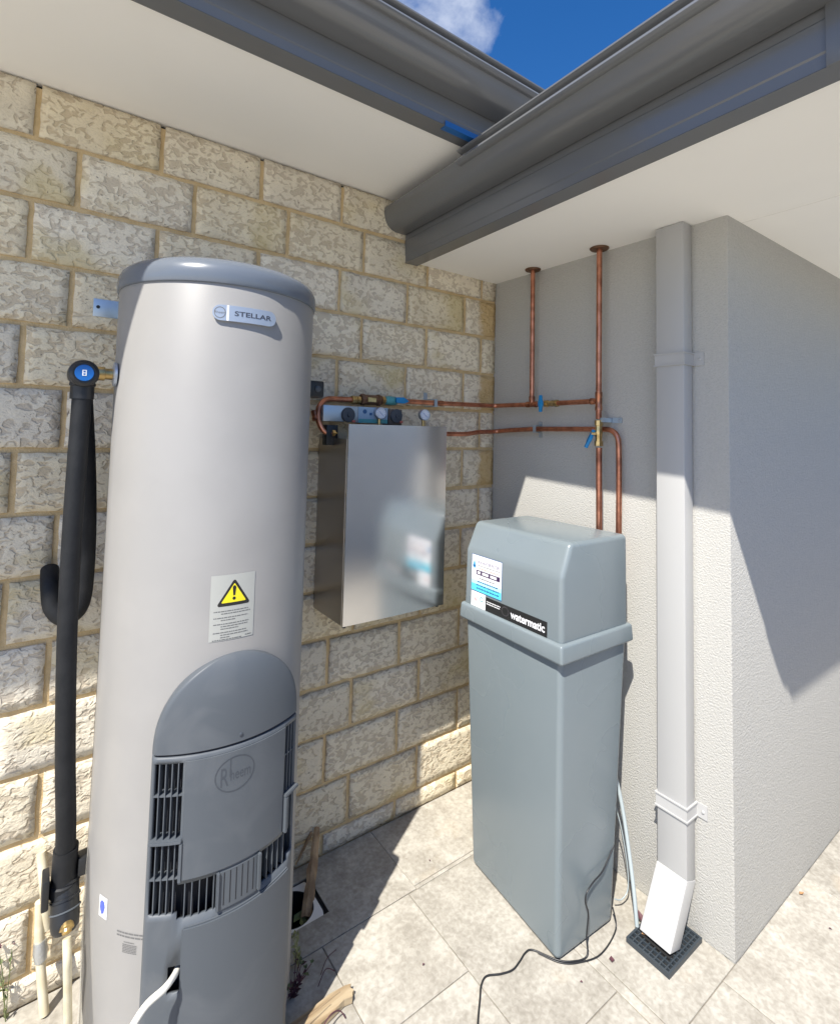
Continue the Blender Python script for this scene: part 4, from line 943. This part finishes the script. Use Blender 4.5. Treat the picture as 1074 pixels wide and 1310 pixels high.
tw = thing('curled_twig', 'dark curled wiry twig on the tiles beside the timber offcut', 'twig', (-1.05, -.5, 0))
tube('twig', [(-1.13, -.55, .004), (-1.09, -.535, .03), (-1.045, -.515, .042), (-1.01, -.505, .026), (-.995, -.51, .004)], .0016, M_LEAFP, tw, n=6, smooth=True)
tube('twig', [(-1.02, -.40, .004), (-.99, -.385, .02), (-.965, -.39, .006)], .0012, M_LEAFP, tw, n=6, smooth=True)
tube('twig', [(-1.0, -.375, .004), (-.97, -.352, .012), (-.94, -.35, .018)], .0011, M_LEAFP, tw, n=6, smooth=True)
def weed(name, label, base, h, stems, mats, seed, spread):
    random.seed(seed); t = thing(name, label, 'weed', base); b0 = Vector(base)
    bs_ = bmesh.new(); bl = bmesh.new(); bf = bmesh.new()
    for s_ in range(stems):
        a = random.uniform(0, 2*pi); e = Vector((cos(a), sin(a), 0))*spread*random.uniform(.4, 1)
        hh = h*random.uniform(.6, 1); p1 = b0+e*.4+Vector((0, 0, hh*.55)); p2 = b0+e+Vector((0, 0, hh))
        B_tube(bs_, smooth_path([b0, p1, p2], 4), .0011, 5)
        for k in range(5):
            q = b0.lerp(p1, random.random()) if k < 3 else p1.lerp(p2, random.random())
            leaf(bl, q, (random.uniform(-1, 1), random.uniform(-1, 1), random.uniform(.1, .8)), (0, 0, 1), random.uniform(.010, .022), random.uniform(.003, .006))
        for k in range(4): leaf(bf, p2, (random.uniform(-1, 1), random.uniform(-1, 1), random.uniform(-.2, 1)), (0, 0, 1), .010, .0035)
    into(from_bm('stem', bs_, mats[0]), t); into(from_bm('foliage', bl, mats[1]), t); into(from_bm('seed_head', bf, mats[2]), t)
    for ch in t.children: ch['kind'] = 'stuff'
weed('weed', 'pale flowering weed growing beside the heater base in shadow', (-1.045, -.325, 0), .105, 4, (M_LEAFY, M_LEAFY, M_LEAFY), 3, .03)
weed('weed', 'low purple-leaved weed at the foot of the heater on the right', (-1.085, -.385, 0), .075, 9, (M_LEAFP, M_LEAFP, M_LEAFG), 5, .05)
weed('weed', 'spindly dark weed at the brick wall foot left of the conduits', (-1.705, -.02, 0), .19, 3, (M_LEAFG, M_LEAFG, M_LEAFP), 11, .035)
random.seed(21)
def litter(name, label, p, L_, w, mt, d=(1, .4, .0)):
    bm = bmesh.new(); leaf(bm, (0, 0, .004), d, (0, 0, 1), L_, w); o = from_bm(name, bm, mt); o.location = p; tag(o, label, 'leaf')
litter('fallen_leaf', 'small purple petal on the tiles between softener and grate', (-.297, -.824, .001), .020, .008, M_LEAFP, (.7, .6, 0))
litter('fallen_leaf', 'orange dry leaf caught at the grate beside the hose', (-.158, -.832, .013), .035, .012, M_DRY, (.9, -.5, .1))
litter('fallen_leaf', 'brown dry leaf under the downpipe shoe on the grate', (-.120, -.812, .013), .03, .010, M_LEAFP, (.3, .5, .3))
litter('fallen_leaf', 'tiny tan leaf by the foot of the right-hand rendered wall', (.425, -1.052, .001), .022, .006, M_DRY, (1, -.3, 0))
specks = bmesh.new()
for x_, y_ in ((-.411, -.808), (-.515, -.235), (-.752, -.517), (.31, -1.20), (.36, -1.15), (-1.54, -.06)):
    leaf(specks, (x_, y_, .0035), (random.uniform(-1, 1), random.uniform(-1, 1), .1), (0, 0, 1), random.uniform(.006, .011), .003)
o = from_bm('leaf_specks', specks, M_LEAFP); o['kind'] = 'stuff'; tag(o, 'scattered tiny dark leaf specks on the tiles', 'debris')
